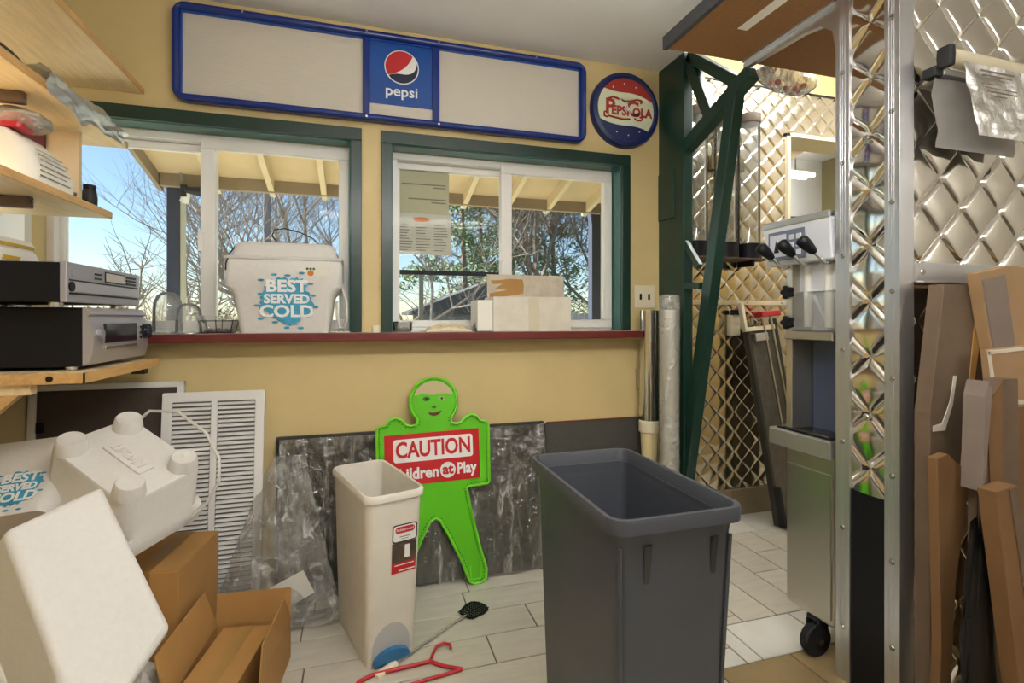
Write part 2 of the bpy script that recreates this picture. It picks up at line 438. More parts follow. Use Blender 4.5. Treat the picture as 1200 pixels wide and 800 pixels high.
# end face: local x runs along -Y
Me = Matrix.Translation((WX0+.012, 0, 0)) @ Matrix.Rotation(-PI/2, 4, 'Z')
ME2 = Me @ Matrix.Translation((-WY1, 0, 0))
quilt(.0, WY1-WY0-.002, .62, WZ, .171, .0105, ME2, ox=WY1-1.195, oz=.70, div=20).build('quilted_sheet', M_steel, wr, smooth=25)
MB().box((WX0+.004, WY0+.01, .0), (WX0+.012, WY1, .622)).build('kick_panel', M_black, wr)
def angle(y0, y1, front):
    m = MB(); m.box((WX0-.003, y0, 0), (WX0+.002, y1, WZ))
    for q in (.32, .5, .68): m.box((WX0-.0042, y0+(y1-y0)*q-.0015, 0), (WX0-.003, y0+(y1-y0)*q+.0015, WZ))
    m.box((WX0, y1-.004 if front else y0, 0), (WX0+.012, y1 if front else y0+.004, WZ))
    if front: m.box((WX0-.003, y0-.003, 0), (WX0+.054, y0+.002, WZ))
    return m.build('corner_angle', M_alu, wr, bevel=.0008, seg=1)
angle(WY0, WY0+.042, True); angle(WY1-.049, WY1, False)
def screw(p, axis, parent, r=.0085, m=None):
    q = Vector(p)+Vector(axis)*.004
    MB().cyl(p, q, r, r*.75, 10).box((-.0008, -.006, 0), (.0008, .006, .0045), Matrix.Translation(p) @ Vector(axis).to_track_quat('Z', 'Y').to_matrix().to_4x4()).build('screw', m or M_screw, parent, smooth=40)
for z in (2.04, 1.765, 1.50, 1.24, .985, .70, .45, .20):
    screw((WX0-.004, WY0+.018, z), (-1, 0, 0), wr)
for z in (1.95, 1.66, 1.36, 1.06, .765, .49, .17):
    screw((WX0-.004, WY1-.026, z), (-1, 0, 0), wr)
for z in (1.71, .86):
    screw((WX0-.008, 1.195, z), (-1, 0, 0), wr, .01)
MB().box((WX0+.054, WY0-.03, 1.262), (XR, WY0+.01, 1.268)).box((WX0+.054, WY0-.012, 1.262), (XR, WY0, 1.322)).build('rail', M_alu, wr, bevel=.001)
screw((1.57, WY0-.012, 1.295), (0, -1, 0), wr, .009)

# ---- windows in the front wall
M_jamb_lit = mat('lit_green_reveal', '#2d6a63', .22)  # lighter than the trim: window light put into the reveal colour
def window(n, x0, x1, mull, right_sash, label, left_trim=True):
    w = bpy.data.objects.new('window_%d' % n, None); COL.objects.link(w); struct(w, label); w.location = (0, YF, 1.07)
    o = Matrix.Translation((0, -YF, -1.07))
    zt = 1.93
    def B(name, m, *bs, bevel=.002):
        mb = MB()
        for a, b in bs: mb.box(a, b, o)
        return mb.build(name, m, w, bevel=bevel)
    e = .046
    xa = x0-e if left_trim else x0
    B('top_trim', M_green, ((xa, YF-.022, zt), (x1+e, YF, zt+.053)))
    B('side_trim', M_green, ((x1, YF-.022, 1.10), (x1+e, YF, zt)))
    if left_trim: B('side_trim', M_green, ((x0-e, YF-.022, 1.10), (x0, YF, zt)))
    # reveals
    B('reveal', M_jamb_lit, ((x0, YF-.004, zt-.003), (x1, 2.424, zt+.014)))
    B('reveal', M_jamb_lit, ((x1-.004, YF-.004, 1.101), (x1+.002, 2.424, zt-.004)))
    if left_trim: B('reveal', M_jamb_lit, ((x0-.002, YF-.004, 1.101), (x0+.004, 2.424, zt-.004)))
    # fixed white frame
    f = .026
    zt -= .004; xa, xb = (x0+.004 if left_trim else x0), x1-.004
    B('frame', M_white_frame, ((xa, 2.425, 1.119), (xa+f, 2.515, zt-.031)), ((xb-f*.6, 2.425, 1.119), (xb, 2.515, zt-.031)), ((xa, 2.425, zt-.03), (xb, 2.515, zt)), ((xa, 2.425, 1.102), (xb, 2.515, 1.118)))
    def sash(a, b, y0, y1, wl, wr, wt, wb, z0, z1):
        B('sash', M_white_frame, ((a, y0, z1-wt), (b, y1, z1)), ((a, y0, z0), (b, y1, z0+wb)), ((a, y0, z0+wb+.0005), (a+wl, y1, z1-wt-.0005)), ((b-wr, y0, z0+wb+.0005), (b, y1, z1-wt-.0005)), bevel=.003)
        B('pane', M_glass, ((a+wl-.006, (y0+y1)/2-.002, z0+wb-.006), (b-wr+.006, (y0+y1)/2+.002, z1-wt+.006)), bevel=0)
    # inner (right) sash stands proud of the frame, outer (left) sash behind it
    sash(mull, xb-.004, 2.412, 2.445, .054, .044, .046, .042, 1.112, zt-.012)
    sash(xa+.014, mull+.046, 2.468, 2.503, .026, .034, .030, .032, 1.119, zt-.031)
    B('latch', M_white_frame, ((mull-.008, 2.404, 1.44), (mull+.012, 2.4115, 1.52)))
    return w
window(1, XL, -.032, -.628, True, 'wide white sliding window behind the stereo and cooler', left_trim=False)
window(2, .142, 1.272, .667, True, 'white sliding window with dark green trim behind the white carton')
# left-wall window
w3 = bpy.data.objects.new('window_3', None); COL.objects.link(w3); struct(w3, 'white framed window in the side wall behind the shelves'); w3.location = (XL, 1.9, 1.2)
m = MB()
for a, b in (((1.45, 1.2), (1.49, 2.0)), ((2.275, 1.2), (2.315, 2.0)), ((1.45, 1.2), (2.315, 1.24)), ((1.45, 1.96), (2.315, 2.0)), ((2.06, 1.2), (2.09, 2.0))):
    m.box((-.12, a[0]-1.9, a[1]-1.2), (.01, b[0]-1.9, b[1]-1.2))
m.build('window_frame', M_white_frame, w3, bevel=.003)
MB().box((-.07, -.42, .03), (-.066, .39, .77)).build('pane', M_glass, w3)

# ---- counter sill under the windows
sill = thing('counter_sill', 'long window counter with a maroon front edge', 'counter', (.27, 2.33, 1.066))
MB().box((XL+.001-.27, 2.222-2.33, .026), (1.002, 2.43-2.33, .034)).box((1.002, 2.222-2.33, .026), (1.06, 2.334-2.33, .034)).build('top', M_sill, sill, bevel=.002)
MB().box((XL+.001-.27, 2.215-2.33, 0), (1.06, 2.228-2.33, .0345)).box((XL+.001-.27, 2.228-2.33, 0), (1.002, 2.40-2.33, .026)).box((1.002, 2.228-2.33, 0), (1.06, 2.334-2.33, .026)).build('front_edge', M_maroon, sill, bevel=.004)
# ================================================================== ON THE FRONT WALL
# ---- long blue menu sign
sg = thing('menu_sign', 'long blue framed menu sign with blank ribbed panels and round soda emblem', 'sign', (.184, YF, 2.208))
def ring_prism(mb, outer, inner, h0, h1, M):
    n = len(outer)
    v = [(x, y, h0) for x, y in outer]+[(x, y, h0) for x, y in inner]+[(x, y, h1) for x, y in outer]+[(x, y, h1) for x, y in inner]
    f = []
    for i in range(n):
        j = (i+1) % n
        f += [(i, j, 2*n+j, 2*n+i), (n+j, n+i, 3*n+i, 3*n+j), (2*n+i, 2*n+j, 3*n+j, 3*n+i), (j, i, n+i, n+j)]
    mb.add(v, f, M)
SW, SH = 1.762, .388
m = MB(); ring_prism(m, rrect(SW, SH, .05, 6), rrect(SW-.056, SH-.056, .006, 6), .0, .05, FRONT)
m.build('frame', M_blue, sg, smooth=35, bevel=.012, seg=3)
m = MB(); ring_prism(m, rrect(SW-.05, SH-.05, .006, 6), rrect(SW-.064, SH-.064, .004, 6), .0, .03, FRONT); m.build('inner_frame', mat('bright_blue_lip', '#1c4aa8', .3), sg)
for a, b in ((-.166, -.137), (.135, .166)):
    MB().box((a, -.034, -SH/2+.02), (b, -.002, SH/2-.02)).build('divider', M_blue, sg, bevel=.004)
MB().box((-SW/2+.028, -.016, -SH/2+.028), (-.15, -.004, SH/2-.028)).build('blank_panel', M_signpanel, sg)
MB().box((.15, -.016, -SH/2+.028), (SW/2-.028, -.004, SH/2-.028)).build('blank_panel', M_signpanel, sg)
MB().box((-.137, -.016, -SH/2+.028), (.135, -.004, -SH/2+.085)).build('blank_panel', M_signpanel, sg)
lp = MB().box((-.137, -.018, -SH/2+.085), (.135, -.004, SH/2-.028)).build('emblem_panel', M_blue_panel, sg)
def prism_obj(name, pts, h0, h1, m, parent, cx=0, cz=0, **k):
    return MB().prism([(x+cx, y+cz) for x, y in pts], h0, h1, FRONT).build(name, m, parent, **k)
EC = (.0, .062); ER = .075
prism_obj('ring', disc_pts(ER, 40), .018, .0186, M_printwhite, lp, *EC)
def arc(a0, a1, r, n=20): return [(r*math.cos(R(a0+(a1-a0)*i/n)), r*math.sin(R(a0+(a1-a0)*i/n))) for i in range(n+1)]
r2 = ER*.94
def quad_bez(p, c, q, n=12): return [((1-t)**2*p[0]+2*t*(1-t)*c[0]+t*t*q[0], (1-t)**2*p[1]+2*t*(1-t)*c[1]+t*t*q[1]) for t in [i/n for i in range(n+1)]]
a1, a2 = arc(48, 214, r2), None
p0 = a1[-1]; p1 = a1[0]
prism_obj('red_field', a1 + quad_bez(p0, (.022, -.016), p1)[1:-1], .0186, .0192, M_red, lp, *EC)
b1 = arc(216, 380, r2); q0 = b1[0]; q1 = b1[-1]
prism_obj('navy_field', b1 + [(x, y) for x, y in quad_bez(q1, (.062, -.034), (.0, -.030), 8)[1:]] + quad_bez((.0, -.030), (-.035, -.028), q0, 6)[1:-1], .0186, .0192, M_navy, lp, *EC)
text('lettering', 'pepsi', .064, M_printwhite, lp, FRONT @ Matrix.Translation((.0, -.047, .0187)), .001, bold=.0009, xs=1.08)
for x in (-.63, -.15, .16, .62):
    for z in (SH/2-.012, -SH/2+.012):
        if (x, z) in ((-.63, -SH/2+.012), (.62, -SH/2+.012)): continue
        MB().cyl((x, -.05, z), (x, -.053, z), .005, n=8).build('screw', M_screw, sg)

# ---- round clock
ck = thing('wall_clock', 'round blue rimmed soda clock with red, cream and blue face', 'clock', (1.288, YF, 2.207))
CR = .189
prof = [(.0, .0), (CR, .0), (CR, .02), (CR-.006, .034), (CR-.024, .040), (CR-.034, .030), (0, .030)]
MB().lathe([(max(r, .0005), z) for r, z in prof], 48, FRONT).build('rim', M_clock_blue, ck, smooth=40)
fr_ = CR-.032
prism_obj('face', disc_pts(fr_, 48), .029, .0306, M_clock_cream, ck)
wav = lambda x: .060-.012*math.sin(x/fr_*2.2)-.26*x+.09*x
def band(top):
    n = 24; pts = []
    if top:
        A = [a for a in range(5, 176, 5)]
        pts = [(fr_*math.cos(R(a)), fr_*math.sin(R(a))) for a in range(18, 143, 4)]
        e, s_ = pts[0], pts[-1]
        pts += quad_bez(s_, (-.06, .080), (.0, .085), 8)[1:] + quad_bez((.0, .085), (.08, .088), e, 8)[1:-1]
    else:
        pts = [(fr_*math.cos(R(a)), fr_*math.sin(R(a))) for a in range(201, 323, 4)]
        e, s_ = pts[-1], pts[0]
        pts += quad_bez(e, (.075, -.076), (.0, -.080), 8)[1:] + quad_bez((.0, -.080), (-.08, -.084), s_, 8)[1:-1]
    return pts
prism_obj('red_field', band(True), .0306, .0314, M_clock_red, ck)
prism_obj('blue_field', band(False), .0306, .0314, M_clock_blue, ck)
def FT(x, z, h): return FRONT @ Matrix.Translation((x, z, h))
text('lettering', 'P', .105, M_clock_red, ck, FT(-.090, .004, .0312), .001, bold=.003)
text('lettering', 'EPSI', .062, M_clock_red, ck, FT(-.034, -.010, .0312), .001, bold=.0025, xs=.92)
text('lettering', 'C', .105, M_clock_red, ck, FT(.035, .004, .0312), .001, bold=.003)
text('lettering', 'OLA', .060, M_clock_red, ck, FT(.090, -.010, .0312), .001, bold=.0025, xs=.92)
def swirl(pts, r=.005):
    MB().tube([(x, -.0312, z) for x, z in pts], r, 6, True).build('swirl', M_clock_red, ck, smooth=60)
swirl([(-.098, .045), (-.075, .056), (-.040, .050), (-.005, .040), (.03, .046), (.06, .056), (.085, .054), (.09, .045), (.078, .040)])
swirl([(-.105, -.018), (-.122, -.024), (-.122, -.042), (-.108, -.047), (-.098, -.040), (-.07, -.044), (-.02, -.050), (.02, -.046)])
swirl([(.045, -.038), (.06, -.048), (.085, -.046), (.092, -.036), (.075, -.030)], .0045)
for a in range(0, 360, 30):
    if a in (0, 180, 330, 150, 210, 30): continue
    x, z = .128*math.cos(R(a+5)), .128*math.sin(R(a+5))
    MB().cyl((x, -.031, z), (x, -.0335, z), .004, n=8).build('hour_dot', M_printwhite, ck)
MB().bar((.012, -.036, -.008), (-.05, -.036, .062), .005, .002, (0, 1, 0)).build('hour_hand', M_printwhite, ck)
MB().bar((.0, -.038, .025), (.035, -.038, -.075), .004, .002, (0, 1, 0)).build('minute_hand', M_printwhite, ck)
MB().cyl((.005, -.03, 0), (.005, -.042, 0), .007, n=10).build('hub', M_printwhite, ck)

# ---- light-switch plate
sw = thing('outlet_plate', 'ivory double outlet plate beside the window', 'outlet', (1.408, YF, 1.272))
MB().box((-.058, -.006, -.058), (.058, 0, .058)).build('plate', M_ivory, sw, bevel=.004)
for x in (-.024, .024):
    u = MB(); u.cyl((x, -.0055, .008), (x, -.008, .008), .007, n=8); u.box((x-.006, -.008, -.016), (x+.006, -.0055, .004)); u.build('socket', M_black, sw)

# ---- steel cup dispenser with cups sticking out of it
cd = thing('cup_dispenser', 'upright steel cup dispenser tube on the wall beside the counter', 'dispenser', (1.378, 2.238, .60))
MB().cyl((0, 0, .03), (0, 0, .60), .046, n=28).build('tube', M_chrome, cd, smooth=40)
MB().lathe([(.047, 0), (.052, .004), (.052, .055), (.047, .06)], 24).build('collar', M_ivory, cd, smooth=40)
MB().lathe([(.030, -.24), (.032, -.24), (.044, .0), (.04, .0)], 20).build('paper_cup', mat('cream_paper_cup', '#dccb9a', .6), cd, smooth=40)
MB().box((-.02, .04, .2), (.02, .097, .3)).build('wall_clip', M_screw, cd)
rt = thing('plastic_roll', 'tall white roll wrapped in clear film leaning on the green column', 'roll', (1.382, 2.075, 0))
MB().cyl((0, 0, .0), (0, 0, 1.20), .043, n=24).build('roll', M_paper, rt, smooth=40)
MB().lathe([(.046, .0), (.048, .3), (.047, .7), (.049, 1.1), (.048, 1.22), (.045, 1.265), (.03, 1.27)], 20).build('film_wrap', M_film2, rt, smooth=40)

# ================================================================== GREEN STEEL BRACKET AND OVERHEAD BOARD
gc = thing('steel_bracket', 'dark green steel post with truss braces at the end of the wall', 'bracket', (XE+.03, 2.2, 0))
o = Matrix.Translation((-(XE+.03), -2.2, 0))
XG = XE+.035
MB().box((XE+.0006, 2.125, 0), (XE+.052, 2.42, 2.438), o).build('post', M_green_steel, gc, bevel=.003)
MB().box((XE-.006, 2.20, 1.66), (XE+.002, 2.334, 1.90), o).build('plate', M_green_steel, gc, bevel=.002)
def brace(name, a, b, w=.05, h=.05, x=XG):
    MB().bar((x, a[0], a[1]), (x, b[0], b[1]), w, h, (0, 1, 0), o).build(name, M_green_steel, gc, bevel=.003)
brace('leg', (2.165, .0), (2.160, .34)); brace('leg', (2.160, .33), (1.80, 2.165), .05, .06)
brace('brace', (2.30, 1.93), (1.715, 2.155), .055, .06)
brace('brace', (2.13, 2.41), (1.95, 2.04), .045, .055)
brace('brace', (2.12, 2.42), (1.80, 2.155), .045, .05)
brace('brace', (2.29, 1.71), (2.03, 1.40), .025, .028, XE+.02)
brace('brace', (2.30, 1.325), (2.02, 1.31), .03, .03, XE+.02)

ob = thing('overhead_board', 'brown particle board shelf with black edge above the partition', 'shelf', (1.6, 1.4, WZ))
o2 = Matrix.Translation((-1.6, -1.4, -WZ))
MB().box((1.145, 1.11, WZ+.002), (2.7, 1.722, WZ+.034), o2).build('panel', M_particle, ob)
MB().box((1.125, 1.10, WZ+.001), (1.145, 1.735, WZ+.052), o2).box((1.125, 1.722, WZ+.03), (2.7, 1.735, WZ+.052), o2).box((1.145, 1.10, WZ+.034), (2.7, 1.722, WZ+.052), o2).build('edge', mat('charcoal_edge', '#3b3e44', .5), ob, bevel=.003)
# aluminium knee bracket under the board, curving into the partition end
pts = [(1.735, 0), (1.735, -.018), (1.45, -.030), (1.37, -.045), (1.325, -.085), (1.312, -.16), (1.306, -.25), (1.304, -.25), (1.304, 0)]
MB().prism([(y-1.4, z) for y, z in pts], -.012, .012, Matrix(((0, 0, 1, WX0+.02-1.6), (1, 0, 0, 0), (0, 1, 0, 0), (0, 0, 0, 1)))).build('knee_bracket', M_alu, ob, bevel=.002)
MB().box((WX0-.012, 1.3035, -.004+WZ), (WX0+.04, 1.72, .002+WZ), o2).build('flange', M_alu, ob)
MB().box((1.30, 1.32, WZ+.0005), (1.34, 1.53, WZ+.002), o2).build('label_strip', M_paper, ob)
bg_ = thing('candy_bag', 'clear plastic bag with red candies hanging over the overhead board edge', 'bag', (1.75, 1.765, 2.17))
def bagf(u, v):
    a = 2*PI*u; w = .13*math.sin(PI*min(max(v, .02), .98))**.5
    return ((w*1.3*math.cos(a))+.012*nz(u*6, v*6, 1, 1.7), .026*math.sin(a)*math.sin(PI*v)**.5+.006*nz(u*9, v*9, 4), -.055+.14*v+.012*nz(u*5, v*4, 8))
MB().grid(bagf, 28, 12).build('bag', M_film2, bg_, smooth=60)
for i in range(5):
    MB().lathe([(.001, -.014), (.012, -.009), (.014, 0), (.012, .009), (.001, .014)], 10, Matrix.Translation((-.09+.045*i, .0, -.02+.012*math.sin(i*2)))).build('candy', M_redplastic, bg_, smooth=60)
# ================================================================== LEFT: SHELVES AND STEREO
def shelf(label, xf, y0, y1, z, th, brackets):
    t = thing('wall_shelf', label, 'shelf', (XL, (y0+y1)/2, z))
    o = Matrix.Translation((-XL, -(y0+y1)/2, -z))
    MB().box((XL+.002, y0, z), (xf-.004, y1, z+th), o).build('board', M_wood, t, bevel=.0015)
    MB().box((xf-.004, y0, z), (xf, y1, z+th), o).build('front_edge', M_woodedge, t, bevel=.001)
    for y in brackets:
        MB().box((XL+.002, y-.012, z-.032), (xf-.07, y+.012, z-.0005), o).build('bracket', M_bracket, t, bevel=.003)
        MB().cyl((xf-.085, y, z-.014), (xf-.066, y, z-.014), .005, n=8, M=o).build('screw', M_screw, t)
    return t
M_bracket = mat('grey_brown_bracket', '#6b5545', .45)
shelf('light maple top wall shelf close under the ceiling', -.80, .9, 2.332, 2.035, .022, (1.62,))
shelf('light maple middle wall shelf with clear plastic bags lying on it', -.80, .9, 2.185, 1.775, .022, (1.72,))
shelf('light maple lower wall shelf holding a small black jar', -.80, .9, 2.06, 1.498, .022, (1.75,))
# cream divider and maroon board standing on the lower shelf
tag(MB().box((-1.12, 2.0, 0), (-.868, 2.018, .248), Matrix.Translation((0, 0, 1.521))).build('divider_board', mat('cream_laminate', '#dcc4a0', .5, var=(5, .1)), bevel=.001), 'cream laminate board standing upright between the lower two shelves', 'board')
tag(MB().box((-1.14, 1.985, 1.5205), (-.955, 1.997, 1.769)).build('maroon_folder', M_maroonprint, bevel=.002), 'maroon folder standing against the cream divider board', 'folder')
jar = thing('black_jar', 'small dark jar near the end of the lower shelf', 'jar', (-.855, 2.035, 1.5205))
MB().lathe([(.017, 0), (.021, .006), (.022, .04), (.019, .062), (.017, .066)], 18).build('body', M_blackm, jar, smooth=40)
MB().lathe([(.018, .066), (.018, .08), (.016, .082)], 18).build('cap', M_black, jar, smooth=40)
def crumple(name, label, cat, loc, size, m, seed, bagrot=0, drape=None):
    def f(u, v):
        a = 2*PI*u; b = PI*(v-.5)
        n1 = 1+.35*nz(math.cos(a)*1.4+seed, math.sin(a)*1.4, b*1.3)+.2*nz(math.cos(a)*4+seed, math.sin(a)*4, b*4)
        z = size[2]*(.5+.5*math.sin(b))*(1+.25*nz(math.cos(a)*2, math.sin(a)*2+seed, b*2))
        x, y = size[0]/2*math.cos(b)**.7*math.cos(a)*n1, size[1]/2*math.cos(b)**.7*math.sin(a)*n1
        return (x, y, max(z, 0))
    t = MB().grid(lambda u, v: f(u, min(max(v, .01), .99)), 36, 18).build(name, m, loc=loc, rot=(0, 0, bagrot), smooth=40)
    return tag(t, label, cat)
pb = thing('plastic_bag', 'crumpled clear plastic bags lying on the middle shelf and hanging over its edge', 'bag', (-.88, 1.85, 1.797))
def dr(u, v):
    # sheet lying on the shelf, then hanging over the front edge
    y = -.20+.46*u; s = v*.27
    n1 = nz(u*5, v*5, 2.2); n2 = nz(u*12, v*12, 5)
    if s < .16: x, z = -.075+s, .030+.045*n1+.016*n2
    else: x, z = .094+.016*n1+.010*n2, .022-(s-.16)*(.55+.6*max(0, nz(u*4, 1, 7)))
    if s < .16: z = max(z, .004)
    return (x, y, z)
MB().grid(dr, 46, 30).build('film_sheet', M_bagwhite, pb, smooth=60)
def lump(u, v):
    a = 2*PI*u; b = PI*(min(max(v, .02), .98)-.5); k = 1+.3*nz(math.cos(a)*2, math.sin(a)*2, b*2)
    return (-.02+.05*math.cos(b)*math.cos(a)*k, .03+.10*math.cos(b)*math.sin(a)*k, .003+.07*(.5+.5*math.sin(b))*k)
MB().grid(lump, 30, 16).build('film_bundle', M_bagwhite, pb, smooth=60)
bc = thing('black_case', 'small black case lying on the middle shelf behind the plastic bags', 'case', (-.86, 1.58, 1.7972))
MB().loft([(rrect(.07, .10, .02, 4), 0), (rrect(.074, .104, .02, 4), .02), (rrect(.05, .08, .02, 4), .036)]).build('body', M_black, bc, smooth=50)
MB().loft([(rrect(.04, .05, .012, 4, 0, .08), 0), (rrect(.036, .045, .012, 4, 0, .08), .022)]).build('clip', mat('dark_brown', '#3a2a22', .4), bc, smooth=50)
# printed white bag and red packet on the lower shelf
wb_ = thing('printed_bag', 'white printed paper bag slumped on the lower shelf', 'bag', (-.90, 1.80, 1.5205))
MB().loft([(rrect(.13, .22, .03, 4), 0), (rrect(.14, .23, .04, 4), .05), (rrect(.11, .20, .04, 4, -.01), .11), (rrect(.03, .17, .012, 4, -.02), .155)]).build('bag', M_paper, wb_, smooth=45)
for i in range(6): MB().box((.069-.006*(i > 3)*(i-3), -.09, .03+.014*i), (.0715-.006*(i > 3)*(i-3), .06-.02*(i % 2), .0328+.014*i)).build('print_line', mat('pale_ink', '#a89f92', .8), wb_)
rp = thing('red_packet', 'clear bag with a red packet lying on top of the printed paper bag', 'packet', (-.90, 1.745, 1.678))
MB().loft([(rrect(.05, .07, .012, 4), 0), (rrect(.055, .075, .015, 4), .02), (rrect(.04, .06, .012, 4), .042)]).build('packet', M_redplastic, rp, smooth=50)
MB().grid(lambda u, v: (.062*math.cos(2*PI*u)*math.sin(PI*v)**.6+.008*nz(u*8, v*8), .02+.085*math.sin(2*PI*u)*math.sin(PI*v)**.6, .001+.065*v+.008*nz(u*7, v*9, 3)*math.sin(PI*v)), 28, 12).build('film', M_film2, rp, smooth=60)
dbx = thing('dark_tin', 'small dark tin beside the printed bag on the lower shelf', 'tin', (-.885, 1.945, 1.5205))
MB().loft([(rrect(.05, .05, .01, 3), 0), (rrect(.05, .05, .01, 3), .03)]).build('body', M_blackm, dbx, smooth=40)
MB().loft([(rrect(.053, .053, .01, 3), .03), (rrect(.053, .053, .01, 3), .038)]).build('lid', M_screw, dbx, smooth=40)

# ---- stereo shelf
ds = thing('stereo_shelf', 'thick oak shelf board carrying the stereo units', 'shelf', (XL, 1.98, .985))
o = Matrix.Translation((-XL, -1.98, -.985))
MB().box((XL+.002, 1.672, .985), (-.716, 2.21, 1.012), o).build('board', M_wood, ds, bevel=.0015)
MB().box((XL+.002, 1.668, .984), (-.712, 1.672, 1.0125), o).box((-.716, 1.668, .984), (-.712, 2.212, 1.0125), o).build('edge_band', M_woodedge, ds)
MB().bar((-.87, 1.70, .975), (XL+.01, 1.70, .70), .03, .035, (0, 0, 1), o).build('diagonal_brace', M_woodedge, ds, bevel=.002)
MB().box((-.95, 1.684, .955), (-.84, 1.716, .9845), o).build('cleat', M_wood, ds, bevel=.002)
MB().box((-.76, 2.10, .965), (-.72, 2.13, .9845), o).build('bracket', M_blackm, ds)
MB().cyl((-.79, 1.668, .998), (-.79, 1.664, .998), .008, n=10, M=o).build('screw', M_wire, ds)
rc = thing('stereo_receiver', 'black stereo receiver with silver curved front and dark display', 'receiver', (-.9, 1.98, 1.0125))
o = Matrix.Translation((.9, -1.98, -1.0125))
MB().box((-1.15, 1.765, 1.022), (-.757, 2.165, 1.192), o).build('case', M_black, rc, bevel=.004)
pf = [(-.757, 1.024), (-.742, 1.028), (-.733, 1.06), (-.730, 1.10), (-.733, 1.135), (-.741, 1.16), (-.745, 1.166), (-.738, 1.172), (-.748, 1.190), (-.757, 1.192)]
Mx = Matrix(((1, 0, 0, .9), (0, 0, 1, -1.98), (0, 1, 0, -1.0125), (0, 0, 0, 1)))
fp = MB().prism(pf, 1.762, 2.168, Mx).build('front_panel', M_silver, rc, smooth=50)
MB().box((-.735, 1.83, 1.085), (-.7275, 2.06, 1.145), o).build('display', M_darkscreen, rc, bevel=.003)
MB().box((-.735, 1.83, 1.066), (-.7265, 2.06, 1.076), o).build('chrome_strip', M_chrome, rc, bevel=.002)
for i in range(3): MB().box((-.734, 2.075, 1.09+.018*i), (-.7265, 2.098, 1.099+.018*i), o).build('button', M_chrome, rc, bevel=.001)
MB().cyl((-.735, 1.795, 1.115), (-.720, 1.795, 1.115), .014, n=18, M=o).build('knob', M_silver, rc, smooth=40)
MB().cyl((-.735, 2.13, 1.115), (-.715, 2.13, 1.115), .026, n=22, M=o).build('volume_knob', M_darkscreen, rc, smooth=40)
for x in (-1.1, -.80):
    for y in (1.80, 2.12): MB().cyl((x, y, 1.0125), (x, y, 1.024), .016, n=12, M=o).build('foot', M_chrome, rc)
cp = thing('cd_player', 'black cd player with silver front stacked on the receiver', 'cd player', (-.9, 1.93, 1.1925))
o = Matrix.Translation((.9, -1.93, -1.1925))
MB().box((-1.14, 1.672, 1.205), (-.768, 2.142, 1.312), o).build('case', M_black, cp, bevel=.003)
MB().box((-.768, 1.668, 1.204), (-.752, 2.146, 1.314), o).build('front_panel', M_silver, cp, bevel=.003)
MB().box((-.754, 1.685, 1.232), (-.7485, 2.125, 1.262), o).build('disc_drawer', mat('silver_drawer', '#bcbac0', .3, .5), cp, bevel=.004)
MB().box((-.753, 1.68, 1.226), (-.7505, 2.13, 1.231), o).box((-.753, 1.68, 1.263), (-.7505, 2.13, 1.267), o).build('drawer_gap', M_black, cp)
MB().cyl((-.7525, 1.69, 1.247), (-.748, 1.69, 1.247), .014, n=16, M=o).build('drawer_end', M_black, cp)
MB().box((-.754, 1.885, 1.271), (-.750, 2.02, 1.304), o).build('display_bezel', M_wire, cp)
MB().box((-.7505, 1.889, 1.275), (-.7492, 2.016, 1.300), o).build('display', M_lcd, cp)
MB().box((-.753, 1.69, 1.275), (-.749, 1.725, 1.293), o).build('power_button', M_silver, cp, bevel=.002)
for i in range(3): MB().box((-.753, 2.035, 1.272+.011*i), (-.749, 2.11, 1.279+.011*i), o).build('button', M_wire, cp, bevel=.001)
for i in range(2): MB().box((-.753, 1.82, 1.276+.013*i), (-.749, 1.86, 1.281+.013*i), o).build('button', M_wire, cp)
for x in (-1.1, -.80):
    for y in (1.72, 2.09): MB().cyl((x, y, 1.1925), (x, y, 1.206), .017, n=12, M=o).build('foot', M_chrome, cp)
# packets on the cd player
k1 = thing('yellow_packet', 'white and yellow packet lying on top of the cd player', 'packet', (-1.02, 1.83, 1.3145))
MB().loft([(rrect(.14, .26, .02, 4), 0), (rrect(.15, .27, .03, 4), .02), (rrect(.13, .25, .02, 4), .045)]).build('packet', M_paper, k1, smooth=45)
MB().loft([(rrect(.152, .12, .03, 4, 0, -.02), .012), (rrect(.153, .12, .03, 4, 0, -.02), .024)]).build('yellow_band', mat('yellow_print', '#d2a52c', .6), k1, smooth=45)
k2 = thing('paper_packet', 'folded white packet with a yellow stripe resting on another packet', 'packet', (-1.03, 1.84, 1.3605))
MB().loft([(rrect(.13, .24, .015, 4), 0), (rrect(.14, .26, .02, 4), .016), (rrect(.12, .24, .02, 4), .034)]).build('packet', M_paper, k2, smooth=45)
MB().loft([(rrect(.142, .20, .02, 4, 0, .02), .008), (rrect(.143, .20, .02, 4, 0, .02), .018)]).build('yellow_band', mat('yellow_print_b', '#cda63c', .6), k2, smooth=45)

# ---- framed dark panel under the stereo shelf
fp_ = thing('filter_frame', 'dark panel in a thin white metal frame leaning under the stereo shelf', 'panel', (-.905, 2.268, 0), (R(-2.7), 0, 0))
MB().box((-.24, -.004, .012), (.24, .01, .905)).build('panel', mat('brown_grey_filter', '#4a4038', .7, var=(30, .2)), fp_)
mf = MB()
for a, b in (((-.25, 0), (-.225, .915)), ((.225, 0), (.25, .915)), ((-.25, 0), (.25, .025)), ((-.25, .893), (.25, .915))): mf.box((a[0], -.012, a[1]), (b[0], .012, b[1]))
mf.build('frame', M_grille, fp_, bevel=.002)
MB().box((-.222, -.016, .74), (-.20, -.004, .78)).build('catch', M_black, fp_, bevel=.003)

